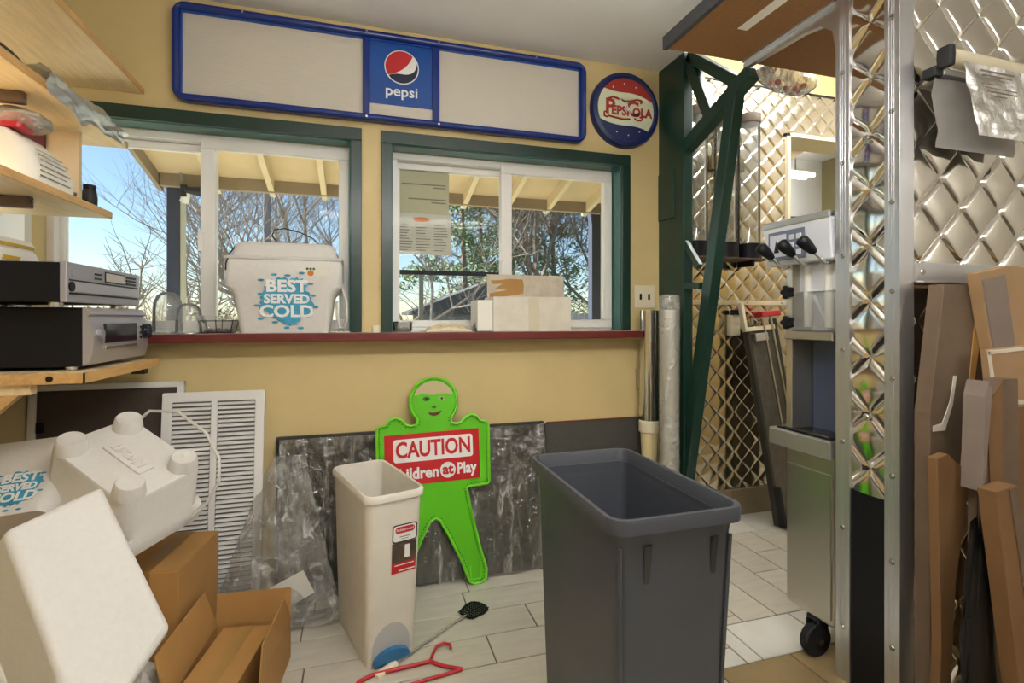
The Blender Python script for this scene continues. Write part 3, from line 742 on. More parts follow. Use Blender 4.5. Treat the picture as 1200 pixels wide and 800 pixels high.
# ---- louvred return-air grille
vg = thing('vent_grille', 'white louvred return air grille leaning against the cream wall', 'grille', (-.543, 2.195, .004), (R(-6.3), 0, 0))
GW, GH = .358, .872
m = MB(); ring_prism(m, rrect(GW, GH, .004, 1, 0, GH/2), rrect(GW-.066, GH-.075, .002, 1, 0, GH/2), .0, .014, FRONT)
m.build('frame', M_grille, vg, bevel=.002)
MB().box((-.011, -.014, .035), (.011, -.001, GH-.035)).build('centre_bar', M_grille, vg, bevel=.002)
MB().box((-GW/2+.02, .001, .02), (GW/2-.02, .006, GH-.02)).build('shadow_backing', mat('wall_shadow_grey', '#7d7a72', .7), vg)  # grey sheet standing for the wall's shadow behind the slats
sl = MB().bar((-.066, 0, 0), (.066, 0, 0), .016, .0022, (0, -.55, .83)).mesh('slat', M_grille)
n = 46
for i in range(n):
    z = .048 + (GH-.096)*i/(n-1)
    for x in (-.079, .079): link('slat', sl, vg, (x, -.007, z))
# ================================================================== ON THE COUNTER SILL
ZS = 1.1003
def splash(r1, r2, seed, n=64):
    rnd = random.Random(seed); out = []
    for i in range(n):
        a = 2*PI*i/n; k = 1+.06*math.sin(5*a+seed)+.12*rnd.uniform(-1, 1)
        out.append((r1*k*math.cos(a), r2*k*math.sin(a)))
    return out
def decal(parent, M, s=1.0, seed=3):
    """blue splash with three lines of white lettering; M maps x,y,height to the foam face"""
    d = MB().prism([(x*s, y*s) for x, y in splash(.094, .092, seed)], 0, .0012, M).build('print_splash', M_foam_blue, parent)
    for i in range(14):
        a = 2*PI*i/14+.2; rr = (.1+.012*(i % 3))*s
        MB().prism([(rr*math.cos(a)+q[0], rr*math.sin(a)+q[1]) for q in splash(.012*s, .005*s, i+seed, 12)], 0, .001, M).build('print_fleck', M_foam_blue, parent)
    for word, y, sz, xs in (('BEST', .055, .066, 1.12), ('SERVED', .004, .050, 1.0), ('COLD', -.047, .066, 1.12)):
        text('lettering', word, sz*s, M_printwhite, parent, M @ Matrix.Translation((0, y*s, .0014)), .0012, bold=.0022*s, xs=xs)
cl = thing('foam_cooler', 'white foam cooler with blue lettering standing on the window counter', 'cooler', (-.281, 2.322, ZS))
D0 = .195
secs = [(rrect(.325, D0, .02, 4), 0), (rrect(.33, D0+.004, .025, 4), .006), (rrect(.372, D0+.03, .03, 4), .15), (rrect(.40, D0+.035, .03, 4), .172), (rrect(.432, D0+.045, .03, 4), .185), (rrect(.436, D0+.05, .03, 4), .282), (rrect(.425, D0+.044, .03, 4), .292)]
MB().loft(secs).build('body', M_foam, cl, smooth=50, bevel=.002)
ls = [(rrect(.437, D0+.052, .03, 4), .292), (rrect(.44, D0+.055, .03, 4), .302), (rrect(.39, D0+.03, .03, 4), .308), (rrect(.374, D0+.01, .03, 4), .345), (rrect(.352, D0-.02, .04, 4), .361), (rrect(.30, D0-.07, .03, 4), .366)]
MB().loft(ls).build('lid', M_foam, cl, smooth=50)
# front face leans outwards slightly: z 0..0.15 goes from y=-.0995 to -.1125
lean = math.atan2(.015, .15)
Mf = Matrix.Translation((.005, -.1225, .155)) @ FRONT
decal(cl, Matrix.Translation((.01, -.1163, .132)) @ Matrix.Rotation(R(6), 4, 'X') @ FRONT, .98, 3)
st = MB().box((.08, -.1225, .232), (.17, -.121, .262)).build('sticker', mat('sticker_pale', '#dad6c6', .6), cl)
MB().prism(disc_pts(.012, 14), 0, .001, Matrix.Translation((.098, -.1226, .241)) @ FRONT).build('orange_mark', M_orange, st)
for x in (.086, .098, .11): MB().prism(disc_pts(.0055, 8), 0, .001, Matrix.Translation((x, -.1226, .258)) @ FRONT).build('leaf_mark', mat('leaf_green', '#3f5a34', .6), st)
MB().tube([(.02, .02, .366), (-.04, .0, .375), (-.06, -.01, .40), (-.05, -.015, .425), (-.01, -.015, .432), (.05, -.01, .418), (.10, 0, .395), (.125, .01, .367)], .0025, 6).build('wire_handle', M_wire, cl, smooth=60)
MB().tube([(-.035, 0, .37), (.035, 0, .37)], .008, 8).build('handle_grip', mat('grey_grip', '#8b8b8e', .5), cl, smooth=60)
MB().tube([(-.178, -.085, .345), (-.196, -.110, .31), (-.205, -.1255, .27), (-.206, -.1245, .245)], .003, 6).build('cord', M_wire, cl, smooth=60)
MB().tube([(.215, -.06, .20), (.232, -.06, .13), (.236, -.05, .06), (.222, -.03, .02), (.205, -.02, .02), (.195, -.03, .07), (.192, -.03, .13)], .006, 6).build('side_handle', M_foam, cl, smooth=60)
# glass domes and basket
for (label, x, r, h) in (('taller clear glass dome on the window counter behind the receiver', -.725, .052, .165), ('shorter clear glass dome next to the wire basket', -.632, .045, .12)):
    gd = thing('glass_dome', label, 'glass dome', (x, 2.345 if r > .05 else 2.275, ZS))
    prof = [(r*.98, 0), (r, .004), (r, h*.55), (r*.93, h*.75), (r*.72, h*.91), (r*.4, h*.985), (r*.05, h)]
    MB().lathe(prof, 28).build('glass', M_dome, gd, smooth=50)
    MB().lathe([(r*1.02, 0), (r*1.04, .003), (r*1.0, .006)], 28).build('rim', M_screw, gd, smooth=50)
bk = thing('wire_basket', 'small clear plastic tray with a dark wire frame on the counter', 'basket', (-.535, 2.31, ZS))
def tray(w, d, h, f=.75): return [(rrect(w*f, d*f, .01, 3), 0), (rrect(w, d, .012, 3), h)]
MB().loft(tray(.135, .11, .07), cap1=False).build('tray', M_acryl, bk, smooth=40)
m = MB()
for z, f in ((.004, .77), (.05, .92)):
    p = [(x, y, z) for x, y in rrect(.138*f, .113*f, .012, 3)]; m.tube(p+[p[0]], .0018, 5)
for x in (-1, 0, 1):
    for y in (-1, 1): m.tube([(x*.05, y*.042, .004), (x*.062, y*.053, .055)], .0018, 5)
m.build('wire_frame', M_wire, bk, smooth=60)
MB().grid(lambda u, v: (-.045+.09*u, -.035+.07*v, .012+.012*nz(u*6, v*6, 2)), 14, 10).build('scraps', mat('reddish_scraps', '#8d6a62', .8), bk, smooth=60, solid=.003)
# little items
tag(MB().loft([(rrect(.035, .05, .008, 3), 0), (rrect(.035, .05, .008, 3), .03)]).build('window_clip', M_ivory, loc=(.07, 2.247, ZS), smooth=40, bevel=.002), 'small ivory clip on the counter edge between the windows', 'clip')
gc_ = thing('glass_cup', 'low clear glass cup in the window corner behind the cloth', 'cup', (.19, 2.375, ZS))
MB().lathe([(.035, 0), (.042, .003), (.047, .045), (.044, .045), (.038, .008)], 20).build('glass', M_acryl, gc_, smooth=50)
MB().lathe([(.0475, .04), (.049, .043), (.0475, .046)], 20).build('rim', M_chrome, gc_, smooth=50)
def clf(u, v):
    x = -.105+.21*u; y = -.055+.11*v; e = (math.sin(PI*u)*math.sin(PI*v))**.45
    return (x+.01*nz(u*3, v*3), y, max(.001, .032*e*(1+.3*nz(u*4, v*6, 3))+.003*math.sin(40*u+6*v)*e))
tag(MB().grid(clf, 40, 20).build('folded_cloth', M_cloth, loc=(.385, 2.29, ZS), smooth=60, solid=.0015), 'folded cream striped cloth lying on the counter', 'cloth')
def rag(u, v):
    a = 2*PI*u; b = min(max(v, .02), .98); k = 1+.4*nz(math.cos(a)*2, math.sin(a)*2, b*3)
    return (.032*math.cos(a)*k*(1-b)**.5, .032*math.sin(a)*k*(1-b)**.5, .001+.05*b*k)
tag(MB().grid(rag, 26, 12).build('crumpled_rag', mat('dark_striped_rag', '#8d8a8c', .85, var=(60, .7), col2='#1d1d24'), loc=(.525, 2.275, ZS), smooth=60), 'small crumpled dark and white rag against the white carton', 'rag')
# white carton with its flap raised
wc = thing('white_carton', 'battered white carton with its torn lid flap raised on the counter', 'box', (.765, 2.305, ZS))
BW, BD, BH = .375, .165, .158
def open_box(mb, w, d, h, t=.004):
    mb.box((-w/2, -d/2, 0), (w/2, d/2, t)); mb.box((-w/2, -d/2, t), (w/2, -d/2+t, h)); mb.box((-w/2, d/2-t, t), (w/2, d/2, h))
    mb.box((-w/2, -d/2+t, t), (-w/2+t, d/2-t, h)); mb.box((w/2-t, -d/2+t, t), (w/2, d/2-t, h)); return mb
open_box(MB(), BW, BD, BH).build('body', M_card_white, wc, bevel=.002)
fl = MB().box((-BW/2+.01, BD/2-.075, 0), (BW/2+.028, BD/2-.070, .128)).build('lid_flap', mat('aged_carton_flap', '#cbc0ab', .75, var=(18, .2)), wc, rot=(R(-10), 0, 0), loc=(0, .05, BH-.012), bevel=.001)
tearp = [(-.17, .012), (-.10, .02), (-.03, .03), (.0, .035), (.005, .075), (-.0, .105), (-.06, .108), (-.12, .10), (-.16, .098), (-.15, .08), (-.10, .083), (-.14, .06), (-.08, .052), (-.168, .035)]
MB().prism(tearp, 0, .001, Matrix.Translation((0, BD/2-.0755, 0)) @ FRONT).build('torn_patch', M_card, fl)
MB().box((-BW/2-.07, -BD/2+.01, BH-.02), (-BW/2, BD/2-.01, BH-.016)).box((-BW/2-.07, -BD/2+.012, .004), (-BW/2-.066, BD/2-.012, BH-.018)).box((-BW/2-.07, -BD/2+.01, .004), (-BW/2, -BD/2+.014, BH-.018)).build('side_flap', M_paper, wc, bevel=.002)
MB().box((-.02, -BD/2-.0012, .004), (.03, -BD/2, BH-.004)).build('tape', mat('yellowed_tape', '#cfc5ac', .35), wc)
# pages taped to the glass
pg = thing('notice_page', 'blank-looking backlit notice page taped high on the window pane', 'paper', (.288, 2.4885, 1.765))
MB().box((-.135, -.0010, -.102), (.135, .0004, .117)).build('page', M_paper_tan, pg)
for i, (z, a, b) in enumerate(((.035, -.09, .12), (.022, .06, .12), (-.035, -.06, .12), (-.05, .05, .12))):
    MB().box((a, -.0016, z), (b, -.001, z+.006)).build('text_line', M_ink, pg)
pm = thing('menu_page', 'backlit menu page with columns of print taped below the notice', 'paper', (.30, 2.4885, 1.562))
MB().box((-.135, -.0010, -.096), (.135, .0004, .100)).build('page', mat('menu_paper', '#d9d0c2', .8), pm)
MB().prism([(x*1, y) for x, y in [(.04*math.cos(a*PI/8)-.01, .012*math.sin(a*PI/8)+.072) for a in range(16)]], .001, .0016, FRONT).build('logo_mark', M_orange, pm)
rnd = random.Random(4)
for c in range(3):
    for i in range(10):
        z = .045-.0135*i; x = -.12+.085*c
        MB().box((x, -.0016, z), (x+rnd.uniform(.04, .07), -.001, z+.004)).build('text_line', M_ink, pm)

# ================================================================== ALONG THE WALL ON THE FLOOR
pa = thing('leaning_board', 'wide dark grey panel wrapped in clear plastic leaning under the counter', 'panel', (.275, 2.252, 0), (R(-4.6), 0, 0))
MB().box((-.60, 0, 0), (.575, .022, .672)).build('board', M_darkboard, pa, bevel=.004)
def wrap(u, v):
    x = -.585+1.155*u; z = .003+.66*v
    n1 = nz(x*3, z*3, 1.3); n2 = nz(x*11, z*7, 4); n3 = nz(x*26, z*16, 9)
    fold = .007*abs(math.sin(9*x+3*n1+2*z))
    return (x, -.012-.008*n1-.011*n2-.007*n3-fold, z)
MB().grid(wrap, 190, 100).build('plastic_wrap', M_film, pa, smooth=60)
pb2 = thing('leaning_board', 'bare dark grey board leaning at the end of the plastic-wrapped panel', 'panel', (1.15, 2.272, 0), (R(-4.6), 0, 0))
MB().prism([(-.29, 0), (.33, 0), (.315, .35), (.28, .64), (.26, .655), (-.29, .655)], -.018, 0, FRONT).build('board', mat('grey_fibre_board', '#4a4843', .7, var=(80, .2)), pb2, bevel=.003)
MB().box((-.28, .0, .655), (.24, .016, .662)).build('top_edge', mat('redbrown_edge', '#6a3a2c', .6), pb2)
# clear bag spread in front of the panel's left end
cb = thing('clear_plastic_bag', 'large clear plastic bag slumped against the dark panel beside the grille', 'bag', (-.27, 2.2, 0))
def cbf(u, v):
    t = v                                    # 0 floor .. 1 top
    xl = -.27*(1-t)**.8-.05*t; xr = .21*(1-t)+.06*t
    x = xl+(xr-xl)*u
    y = -.06*(1-t)+.055*t - .05*math.sin(PI*u)*(1-t)
    n1 = nz(u*4, v*4, 6); n2 = nz(u*10, v*10, 2); n3 = nz(u*24, v*20, 2)
    return (x+.012*n2, y-.018*n1-.010*n2-.005*n3, max(.003, .60*t**1.1+.012*n1*(1-t)+.004))
MB().grid(cbf, 70, 70).build('film', M_film2, cb, smooth=60)
MB().box((-.005, -.082, .05), (.14, -.079, .15), Matrix.Rotation(R(-24), 4, 'Y')).build('paper_insert', M_paper, cb)
sc_ = MB().grid(lambda u, v: (-.2+.42*u, -.15+.11*v, .004+.01*(1+nz(u*6, v*4, 3))), 40, 12).build('film_skirt', M_film2, cb, smooth=60)

# ---- lime green child-shaped caution sign
kd = thing('caution_sign', 'lime green child-shaped plastic sign with red caution panel', 'sign', (.318, 2.212, 0), (R(-5.0), 0, 0))
def kid():
    half = []
    # from the neck on the right, clockwise down to the crotch (x >= 0)
    half += [(.075, .700), (.10, .694), (.120, .700), (.140, .722), (.165, .733), (.190, .725), (.205, .702), (.232, .698), (.243, .688), (.243, .432), (.235, .424), (.150, .420), (.139, .412)]
    half += [(.165, .28), (.195, .15), (.222, .06), (.218, .015), (.195, .004), (.165, .003), (.145, .015), (.115, .10), (.06, .215), (.022, .285), (.0, .298)]
    head = [(.103*math.sin(R(a)), .797+.103*math.cos(R(a))) for a in range(0, 136, 9)]
    right = head+half
    return right + [(-x, z) for x, z in right[-2:0:-1]]
KO = kid()
MB().prism(KO, 0, .018, FRONT).build('body', M_lime, kd)
rim = [(x, -.02, z) for x, z in KO]
MB().tube(rim+[rim[0]], .0065, 6, False).build('rim', M_lime2, kd, smooth=60)
studs = MB()
for i in range(len(KO)):
    a, b = Vector(KO[i]), Vector(KO[(i+1) % len(KO)]); L = (b-a).length; n = max(1, int(L/.012)); d = (b-a)/max(L, 1e-6); nrm = Vector((d.y, -d.x))
    for k in range(n):
        q = a+(b-a)*(k/n)+nrm*.010
        studs.cyl((q.x, -.018, q.y), (q.x, -.0205, q.y), .0026, n=5)
stu = studs.build('rim_perforations', mat('dark_green_hole', '#2a5a10', .6), kd); stu['kind'] = 'stuff'
MB().prism(disc_pts(.094, 36), .018, .021, Matrix.Translation((0, 0, .797)) @ FRONT).build('face', M_lime, kd)
hair = [(.09*math.cos(R(a)), .09*math.sin(R(a))) for a in range(18, 163, 6)]
MB().prism(hair + [(-.05, .034), (0, .028), (.05, .034)], .021, .0216, Matrix.Translation((0, 0, .797)) @ FRONT).build('hair_print', mat('beige_print', '#c0b088', .6), kd)
for x, m_ in ((-.033, mat('eye_print', '#3f6f1c', .5)), (.035, mat('eye_print_pale', '#8fae5c', .5))):
    MB().prism([(x+.016*math.cos(R(a)), .012+.010*math.sin(R(a))) for a in range(0, 360, 24)], .021, .0217, Matrix.Translation((0, 0, .797)) @ FRONT).build('eye', m_, kd)
    MB().prism(disc_pts(.005, 10, x, .012), .0217, .0222, Matrix.Translation((0, 0, .797)) @ FRONT).build('pupil', M_blackm, kd)
MB().prism([(-.012, -.024), (0, -.018), (.012, -.024), (.004, -.030), (-.004, -.030)], .021, .0216, Matrix.Translation((0, 0, .797)) @ FRONT).build('nose', mat('nose_print', '#3c6a18', .5), kd)
MB().prism([(-.028, -.046), (0, -.049), (.034, -.04), (.022, -.058), (0, -.064), (-.018, -.058)], .021, .0216, Matrix.Translation((0, 0, .797)) @ FRONT).build('mouth', mat('mouth_print', '#5a2a1a', .5), kd)
rp_ = MB().box((-.200, -.0205, .448), (.212, -.018, .665)).build('red_panel', M_red, kd, rot=(0, R(-1.2), 0))
MB().prism(rrect(.345, .098, .012, 3, .01, .595), .0205, .0212, FRONT).build('white_strip', M_printwhite, rp_)
text('lettering', 'CAUTION', .094, M_red, rp_, FRONT @ Matrix.Translation((.010, .595, .0214)), .0012, bold=.0026, xs=.77)
text('lettering', 'Children', .066, M_printwhite, rp_, FRONT @ Matrix.Translation((.030, .494, .0210)), .0012, ox='RIGHT', bold=.0022, xs=.93)
MB().prism(disc_pts(.034, 26, .068, .497), .0205, .0212, FRONT).build('white_disc', M_printwhite, rp_)
text('lettering', 'at', .060, M_red, rp_, FRONT @ Matrix.Translation((.068, .499, .0214)), .0012, bold=.0022)
text('lettering', 'Play', .066, M_printwhite, rp_, FRONT @ Matrix.Translation((.108, .497, .0210)), .0012, ox='LEFT', bold=.0020, xs=.82)
MB().box((.15, -.022, .02), (.195, -.0185, .024)).box((.15, -.022, .02), (.154, -.0185, .08)).box((.191, -.022, .02), (.195, -.0185, .12)).build('stake_slot', M_lime2, kd)

# ---- white kitchen bin with a blue pedal
wbn = thing('white_bin', 'tall white plastic kitchen bin with label and blue foot pedal', 'bin', (.055, 1.955, 0), (0, 0, R(17)))
def bsec(w, l, r, z, cy=0): return (rrect(w, l, r, 5, 0, cy), z)
outer = [bsec(.166, .35, .022, 0), bsec(.170, .354, .025, .006), bsec(.196, .415, .035, .555, -.018), bsec(.212, .432, .04, .56, -.018), bsec(.214, .436, .04, .577, -.018), bsec(.204, .426, .038, .585, -.018)]
inner = [bsec(.192, .41, .035, .582, -.018), bsec(.182, .40, .03, .54, -.018), bsec(.156, .335, .02, .02)]
MB().loft(outer+inner).build('body', M_white_plastic, wbn, smooth=45)
# near end face leans out from y=-.177 at the floor to y=-.2255 at z=.555
sl_ = math.atan2(.0485, .549)
Mn = Matrix.Translation((0, -.1775, .006)) @ Matrix.Rotation(sl_, 4, 'X') @ FRONT
arch = [(-.068, -.002)] + [(-.002+.066*math.cos(R(a)), .045+.085*math.sin(R(a))) for a in range(180, -1, -12)] + [(.064, -.002)]
MB().prism(arch, 0, .0012, Mn).build('pedal_recess', mat('grey_recess', '#b9b9b6', .5), wbn)
ped = [(-.066, .006)] + [(-.002+.064*math.cos(R(a)), .008+.040*math.sin(R(a))) for a in range(180, -1, -12)] + [(.062, .006)]
MB().prism(ped, .0014, .022, Mn).build('foot_pedal', M_blueped, wbn, bevel=.003)
lb = MB().box((-.038, .0, 0), (.062, .001, .001), Mn).mesh('x', None)
lbl = MB().box((-.010, .335, .0005), (.075, .405, .0015), Mn).build('label', mat('label_photo', '#5b4a3e', .5, var=(30, .6)), wbn)
MB().box((-.010, .300, .0005), (.075, .337, .0015), Mn).build('label_red_band', M_red, lbl)
MB().box((.015, .306, .0015), (.072, .310, .0019), Mn).box((.0, .326, .0015), (.068, .329, .0019), Mn).build('label_print', M_printwhite, lbl)
MB().box((.034, .350, .0015), (.052, .395, .002), Mn).build('label_bin_picture', M_printwhite, lbl)
MB().prism(rrect(.088, .062, .010, 3, .033, .437), .0004, .0012, Mn).build('label_border', M_blackm, lbl)
MB().prism(rrect(.080, .054, .008, 3, .033, .437), .0012, .0016, Mn).build('label_header', M_printwhite, lbl)
MB().prism([(x*1.0+.033, y+.449) for x, y in rrect(.068, .022, .010, 4)], .0016, .002, Mn).build('label_oval', M_red, lbl)
text('lettering', 'Rubbermaid', .0125, M_printwhite, lbl, Mn @ Matrix.Translation((.033, .449, .0021)), .0004)
MB().box((.015, .424, .0016), (.052, .427, .0019), Mn).box((.02, .417, .0016), (.046, .419, .0019), Mn).build('label_print', M_ink, lbl)
MB().box((-.02, .195, .49), (-.004, .198, .50)).build('inner_slot', M_blackm, wbn)

# ---- slate grey slim bin
gb = thing('grey_bin', 'tall slim slate grey waste bin standing open on the tiles', 'bin', (.634, 1.161, 0))
def g(w, l, r, z): return (rrect(w, l, r, 6), z)
MB().loft([g(.235, .41, .02, 0), g(.245, .42, .025, .006), g(.284, .484, .03, .728), g(.304, .506, .035, .728), g(.318, .524, .04, .731), g(.320, .526, .04, .756), g(.316, .522, .038, .762), g(.298, .504, .034, .762), g(.292, .498, .03, .756), g(.278, .478, .028, .69), g(.232, .405, .02, .012)]).build('body', M_grey_plastic, gb, smooth=40)
for x in (-.072, .088):
    MB().loft([(rrect(.018, .012, .004, 2, x, -.222), .55), (rrect(.018, .012, .004, 2, x, -.242), .70)]).build('vent_channel', mat('dark_channel', '#2b2c2f', .5), gb)
for x in (-.135, .128):
    MB().loft([(rrect(.008, .006, .002, 2, x*.84, -.2095), .01), (rrect(.008, .006, .002, 2, x, -.242), .70)]).build('corner_rib', M_grey_plastic, gb)
MB().box((.125, .0, .3), (.13, .01, .31)).mesh('x', None)

# ---- fly swatter and hanger on the floor
fs = thing('fly_swatter', 'fly swatter with black mesh head and wire handle on the floor', 'fly swatter', (.27, 1.87, .004), (0, 0, math.atan2(.28, .38)))
hp = [(.155, -.026), (.175, -.040), (.215, -.050), (.245, -.046), (.262, -.020), (.262, .020), (.245, .046), (.215, .050), (.175, .040), (.155, .026)]
m = MB(); ring_prism(m, hp, [(.208+(x-.208)*.88, y*.88) for x, y in hp], .0, .005, None); m.build('head_rim', M_black, fs)
m = MB()
for i in range(9): m.box((.162+.0115*i, -.040 if 1 < i < 8 else -.03, .001), (.165+.0115*i, .040 if 1 < i < 8 else .03, .004))
for i in range(8): m.box((.158, -.037+.0105*i, .001), (.258, -.0345+.0105*i, .0042))
m.build('head_mesh', M_black, fs)
MB().tube([(.158, 0, .004), (.10, .004, .005), (-.22, .0, .005)], .003, 6).tube([(.158, -.006, .004), (.10, -.002, .005), (-.22, -.006, .005)], .003, 6).build('wire_handle', M_chrome, fs, smooth=60)
MB().loft([(rrect(.085, .024, .006, 3, -.225), -.003), (rrect(.085, .024, .006, 3, -.225), .008)]).build('grip', M_ivory, fs, bevel=.002)
hg = thing('coat_hanger', 'red plastic coat hanger lying on the floor by the bin', 'hanger', (.15, 1.70, .008), (0, 0, R(8)))
MB().tube([(-.15, .02, 0), (-.10, .035, 0), (.0, .028, 0), (.085, .022, 0)], .0065, 8).tube([(.085, .022, 0), (.12, -.02, 0), (.17, -.06, 0)], .0065, 8).tube([(-.15, .02, 0), (-.165, .0, 0), (-.16, -.03, 0), (-.10, -.06, 0), (.17, -.06, 0)], .0055, 8).build('arms', M_redplastic, hg, smooth=60)
MB().tube([(.085, .022, 0), (.10, .05, 0), (.125, .085, .002), (.155, .092, .003), (.172, .075, .003), (.168, .055, .002)], .005, 8).build('hook', M_redplastic, hg, smooth=60)
# ================================================================== FOAM AND CARTONS, BOTTOM LEFT
def frame(o, x, y, z): return Matrix(((x[0], y[0], z[0], o[0]), (x[1], y[1], z[1], o[1]), (x[2], y[2], z[2], o[2]), (0, 0, 0, 1)))
def cooler_shell(t, k=1.0):
    s_ = [(rrect(.325*k, .225*k, .03, 4), 0), (rrect(.335*k, .235*k, .035, 4), .008), (rrect(.38*k, .255*k, .04, 4), .15*k), (rrect(.43*k, .285*k, .035, 4), .185*k), (rrect(.436*k, .29*k, .035, 4), .285*k), (rrect(.39*k, .245*k, .03, 4), .285*k), (rrect(.33*k, .20*k, .03, 4), .15*k), (rrect(.29*k, .18*k, .03, 4), .03*k)]
    return MB().loft(s_).build('body', M_foam, t, smooth=50)
ca = thing('foam_cooler', 'white foam cooler with blue lettering tipped back on the carton pile', 'cooler')
ca.matrix_world = frame((-.972, 1.844, .535), (.991, -.087, .1), (.133, .644, -.753), (.001, .76, .65))
cooler_shell(ca, .84)
decal(ca, Matrix.Translation((.040, -.1055, .078)) @ Matrix.Rotation(R(4), 4, 'X') @ FRONT, .60, 5)
cbz = thing('foam_cooler', 'upturned white foam cooler showing its four round feet and embossed base', 'cooler')
cbz.matrix_world = frame((-.665, 1.818, .740), (.761, -.491, -.425), (-.609, -.766, -.205), (-.224, .415, -.882))
MB().loft([(rrect(.325, .225, .03, 4), 0), (rrect(.335, .235, .035, 4), .008), (rrect(.345, .25, .04, 4), .14), (rrect(.365, .275, .035, 4), .15), (rrect(.365, .275, .035, 4), .20), (rrect(.33, .24, .03, 4), .20), (rrect(.29, .19, .03, 4), .04)]).build('body', M_foam, cbz, smooth=50)
for x in (-.125, .125):
    for y in (-.08, .08):
        MB().lathe([(.042, .004), (.036, -.034), (.033, -.038), (.027, -.036), (.001, -.034)], 22, Matrix.Translation((x, y, 0))).build('foot', M_foam, cbz, smooth=45)
MB().prism(rrect(.165, .05, .006, 2, 0, .0), -.006, .001).build('base_plate', M_foam, cbz, bevel=.002)
text('embossed_mark', 'LIFOAM', .036, M_foam, cbz, Matrix.Translation((0, 0, -.007)) @ Matrix.Rotation(PI, 4, 'X'), .003, bold=.001)
MB().tube([(-.16, -.10, .05), (-.13, -.15, -.03), (-.03, -.17, -.075), (.10, -.17, -.065), (.19, -.15, -.03), (.225, -.13, .03), (.222, -.10, .10), (.19, -.07, .17)], .005, 8).build('strap_handle', M_foam, cbz, smooth=60)
# foam box in front
TLp, TRp, BRp, BLp = Vector((-.700, 1.316, .725)), Vector((-.604, 1.506, .751)), Vector((-.394, 1.308, .478)), Vector((-.454, 1.078, .404))
nb = (BRp-TRp).cross(TLp-TRp).normalized()
if nb.z < 0: nb = -nb
fbx = thing('foam_box', 'white foam box lid propped on edge in front of the coolers', 'box', tuple(BLp-nb*.2))
b_ = [p-(BLp-nb*.2) for p in (TLp, TRp, BRp, BLp)]
v_ = b_+[p-nb*.17 for p in b_]
MB().add(v_, [(0, 1, 2, 3), (7, 6, 5, 4), (1, 0, 4, 5), (2, 1, 5, 6), (3, 2, 6, 7), (0, 3, 7, 4)]).build('shell', M_foam, fbx, smooth=40, bevel=.016, seg=4)
v2 = [p-nb*.16 for p in b_]; ce = sum(v2, Vector())/4
v2 = [ce+(p-ce)*1.06 for p in v2]
MB().add(v2+[p-nb*.035 for p in v2], [(0, 1, 2, 3), (7, 6, 5, 4), (1, 0, 4, 5), (2, 1, 5, 6), (3, 2, 6, 7), (0, 3, 7, 4)]).build('rim', M_foam, fbx, smooth=40, bevel=.008, seg=3)
def closed_carton(name, label, loc, rz, w, d, h, m=M_card, tilt=(0, 0)):
    t = thing(name, label, 'box', loc, (tilt[0], tilt[1], rz))
    MB().box((-w/2, -d/2, 0), (w/2, d/2, h-.004)).build('body', m, t, bevel=.003)
    MB().box((-w/2+.001, -d/2, h-.004), (-.0015, d/2, h)).build('top_flap', m, t, bevel=.001)
    MB().box((.0015, -d/2, h-.004), (w/2-.001, d/2, h)).build('top_flap', m, t, bevel=.001)
    MB().box((-.024, -d/2-.0006, h), (.024, d/2+.0006, h+.0006)).box((-.024, -d/2-.0008, h-.07), (.024, -d/2, h)).build('tape', mat('brown_tape', '#8f6a38', .3), t)
    return t
closed_carton('cardboard_carton', 'closed cardboard carton wedged between the foam box and the grille', (-.615, 1.975, 0), R(-8), .21, .30, .385)
closed_carton('cardboard_carton', 'low wide cardboard carton under the foam coolers', (-.90, 1.52, 0), R(4), .48, .50, .262)
oc = thing('open_carton', 'open cardboard carton with raised flaps on the floor beside the foam box', 'box', (-.358, 1.74, 0), (0, 0, R(-6)))
w, d, h = .235, .36, .135
open_box(MB(), w, d, h).build('body', M_card, oc, bevel=.001)
def flap(pts, y0, rot, loc): MB().prism(pts, 0, .004, FRONT).build('flap', M_card, oc, loc=loc, rot=rot)
MB().box((-w/2, -.002, 0), (w/2, .002, .10)).build('flap', M_card, oc, loc=(0, d/2-.002, h), rot=(R(-6), 0, 0), bevel=.001)
MB().add([(0, -d/2, 0), (0, d/2, 0), (.02, d/2-.10, .115), (.02, -d/2+.02, .115), (.004, -d/2, 0), (.004, d/2, 0), (.024, d/2-.10, .115), (.024, -d/2+.02, .115)], [(0, 1, 2, 3), (7, 6, 5, 4), (0, 4, 5, 1), (1, 5, 6, 2), (2, 6, 7, 3), (3, 7, 4, 0)]).build('flap', M_card, oc, loc=(w/2-.004, 0, h), rot=(0, R(-8), 0))
MB().add([(0, -d/2, 0), (0, d/2, 0), (-.035, d/2-.01, .115), (-.035, -d/2+.02, .115), (-.004, -d/2, 0), (-.004, d/2, 0), (-.039, d/2-.01, .115), (-.039, -d/2+.02, .115)], [(3, 2, 1, 0), (4, 5, 6, 7), (1, 5, 4, 0), (2, 6, 5, 1), (3, 7, 6, 2), (0, 4, 7, 3)]).build('flap', M_card, oc, loc=(-w/2+.004, 0, h))
ib = thing('inner_carton', 'small closed carton lying inside the open carton', 'box', (-.365, 1.73, .0045), (0, 0, R(-10)))
MB().box((-.075, -.15, 0), (.075, .12, .155)).build('body', M_card, ib, bevel=.002)
MB().box((-.02, -.15, .155), (.02, .12, .1558)).build('tape', mat('tan_tape', '#a57f46', .3), ib)
crumple('crumpled_bag', 'crumpled white plastic bag between the foam box and the open carton', 'bag', (-.575, 1.625, .0), (.10, .20, .19), mat('white_bag', '#dcd8d2', .5, var=(20, .2)), 2.5)

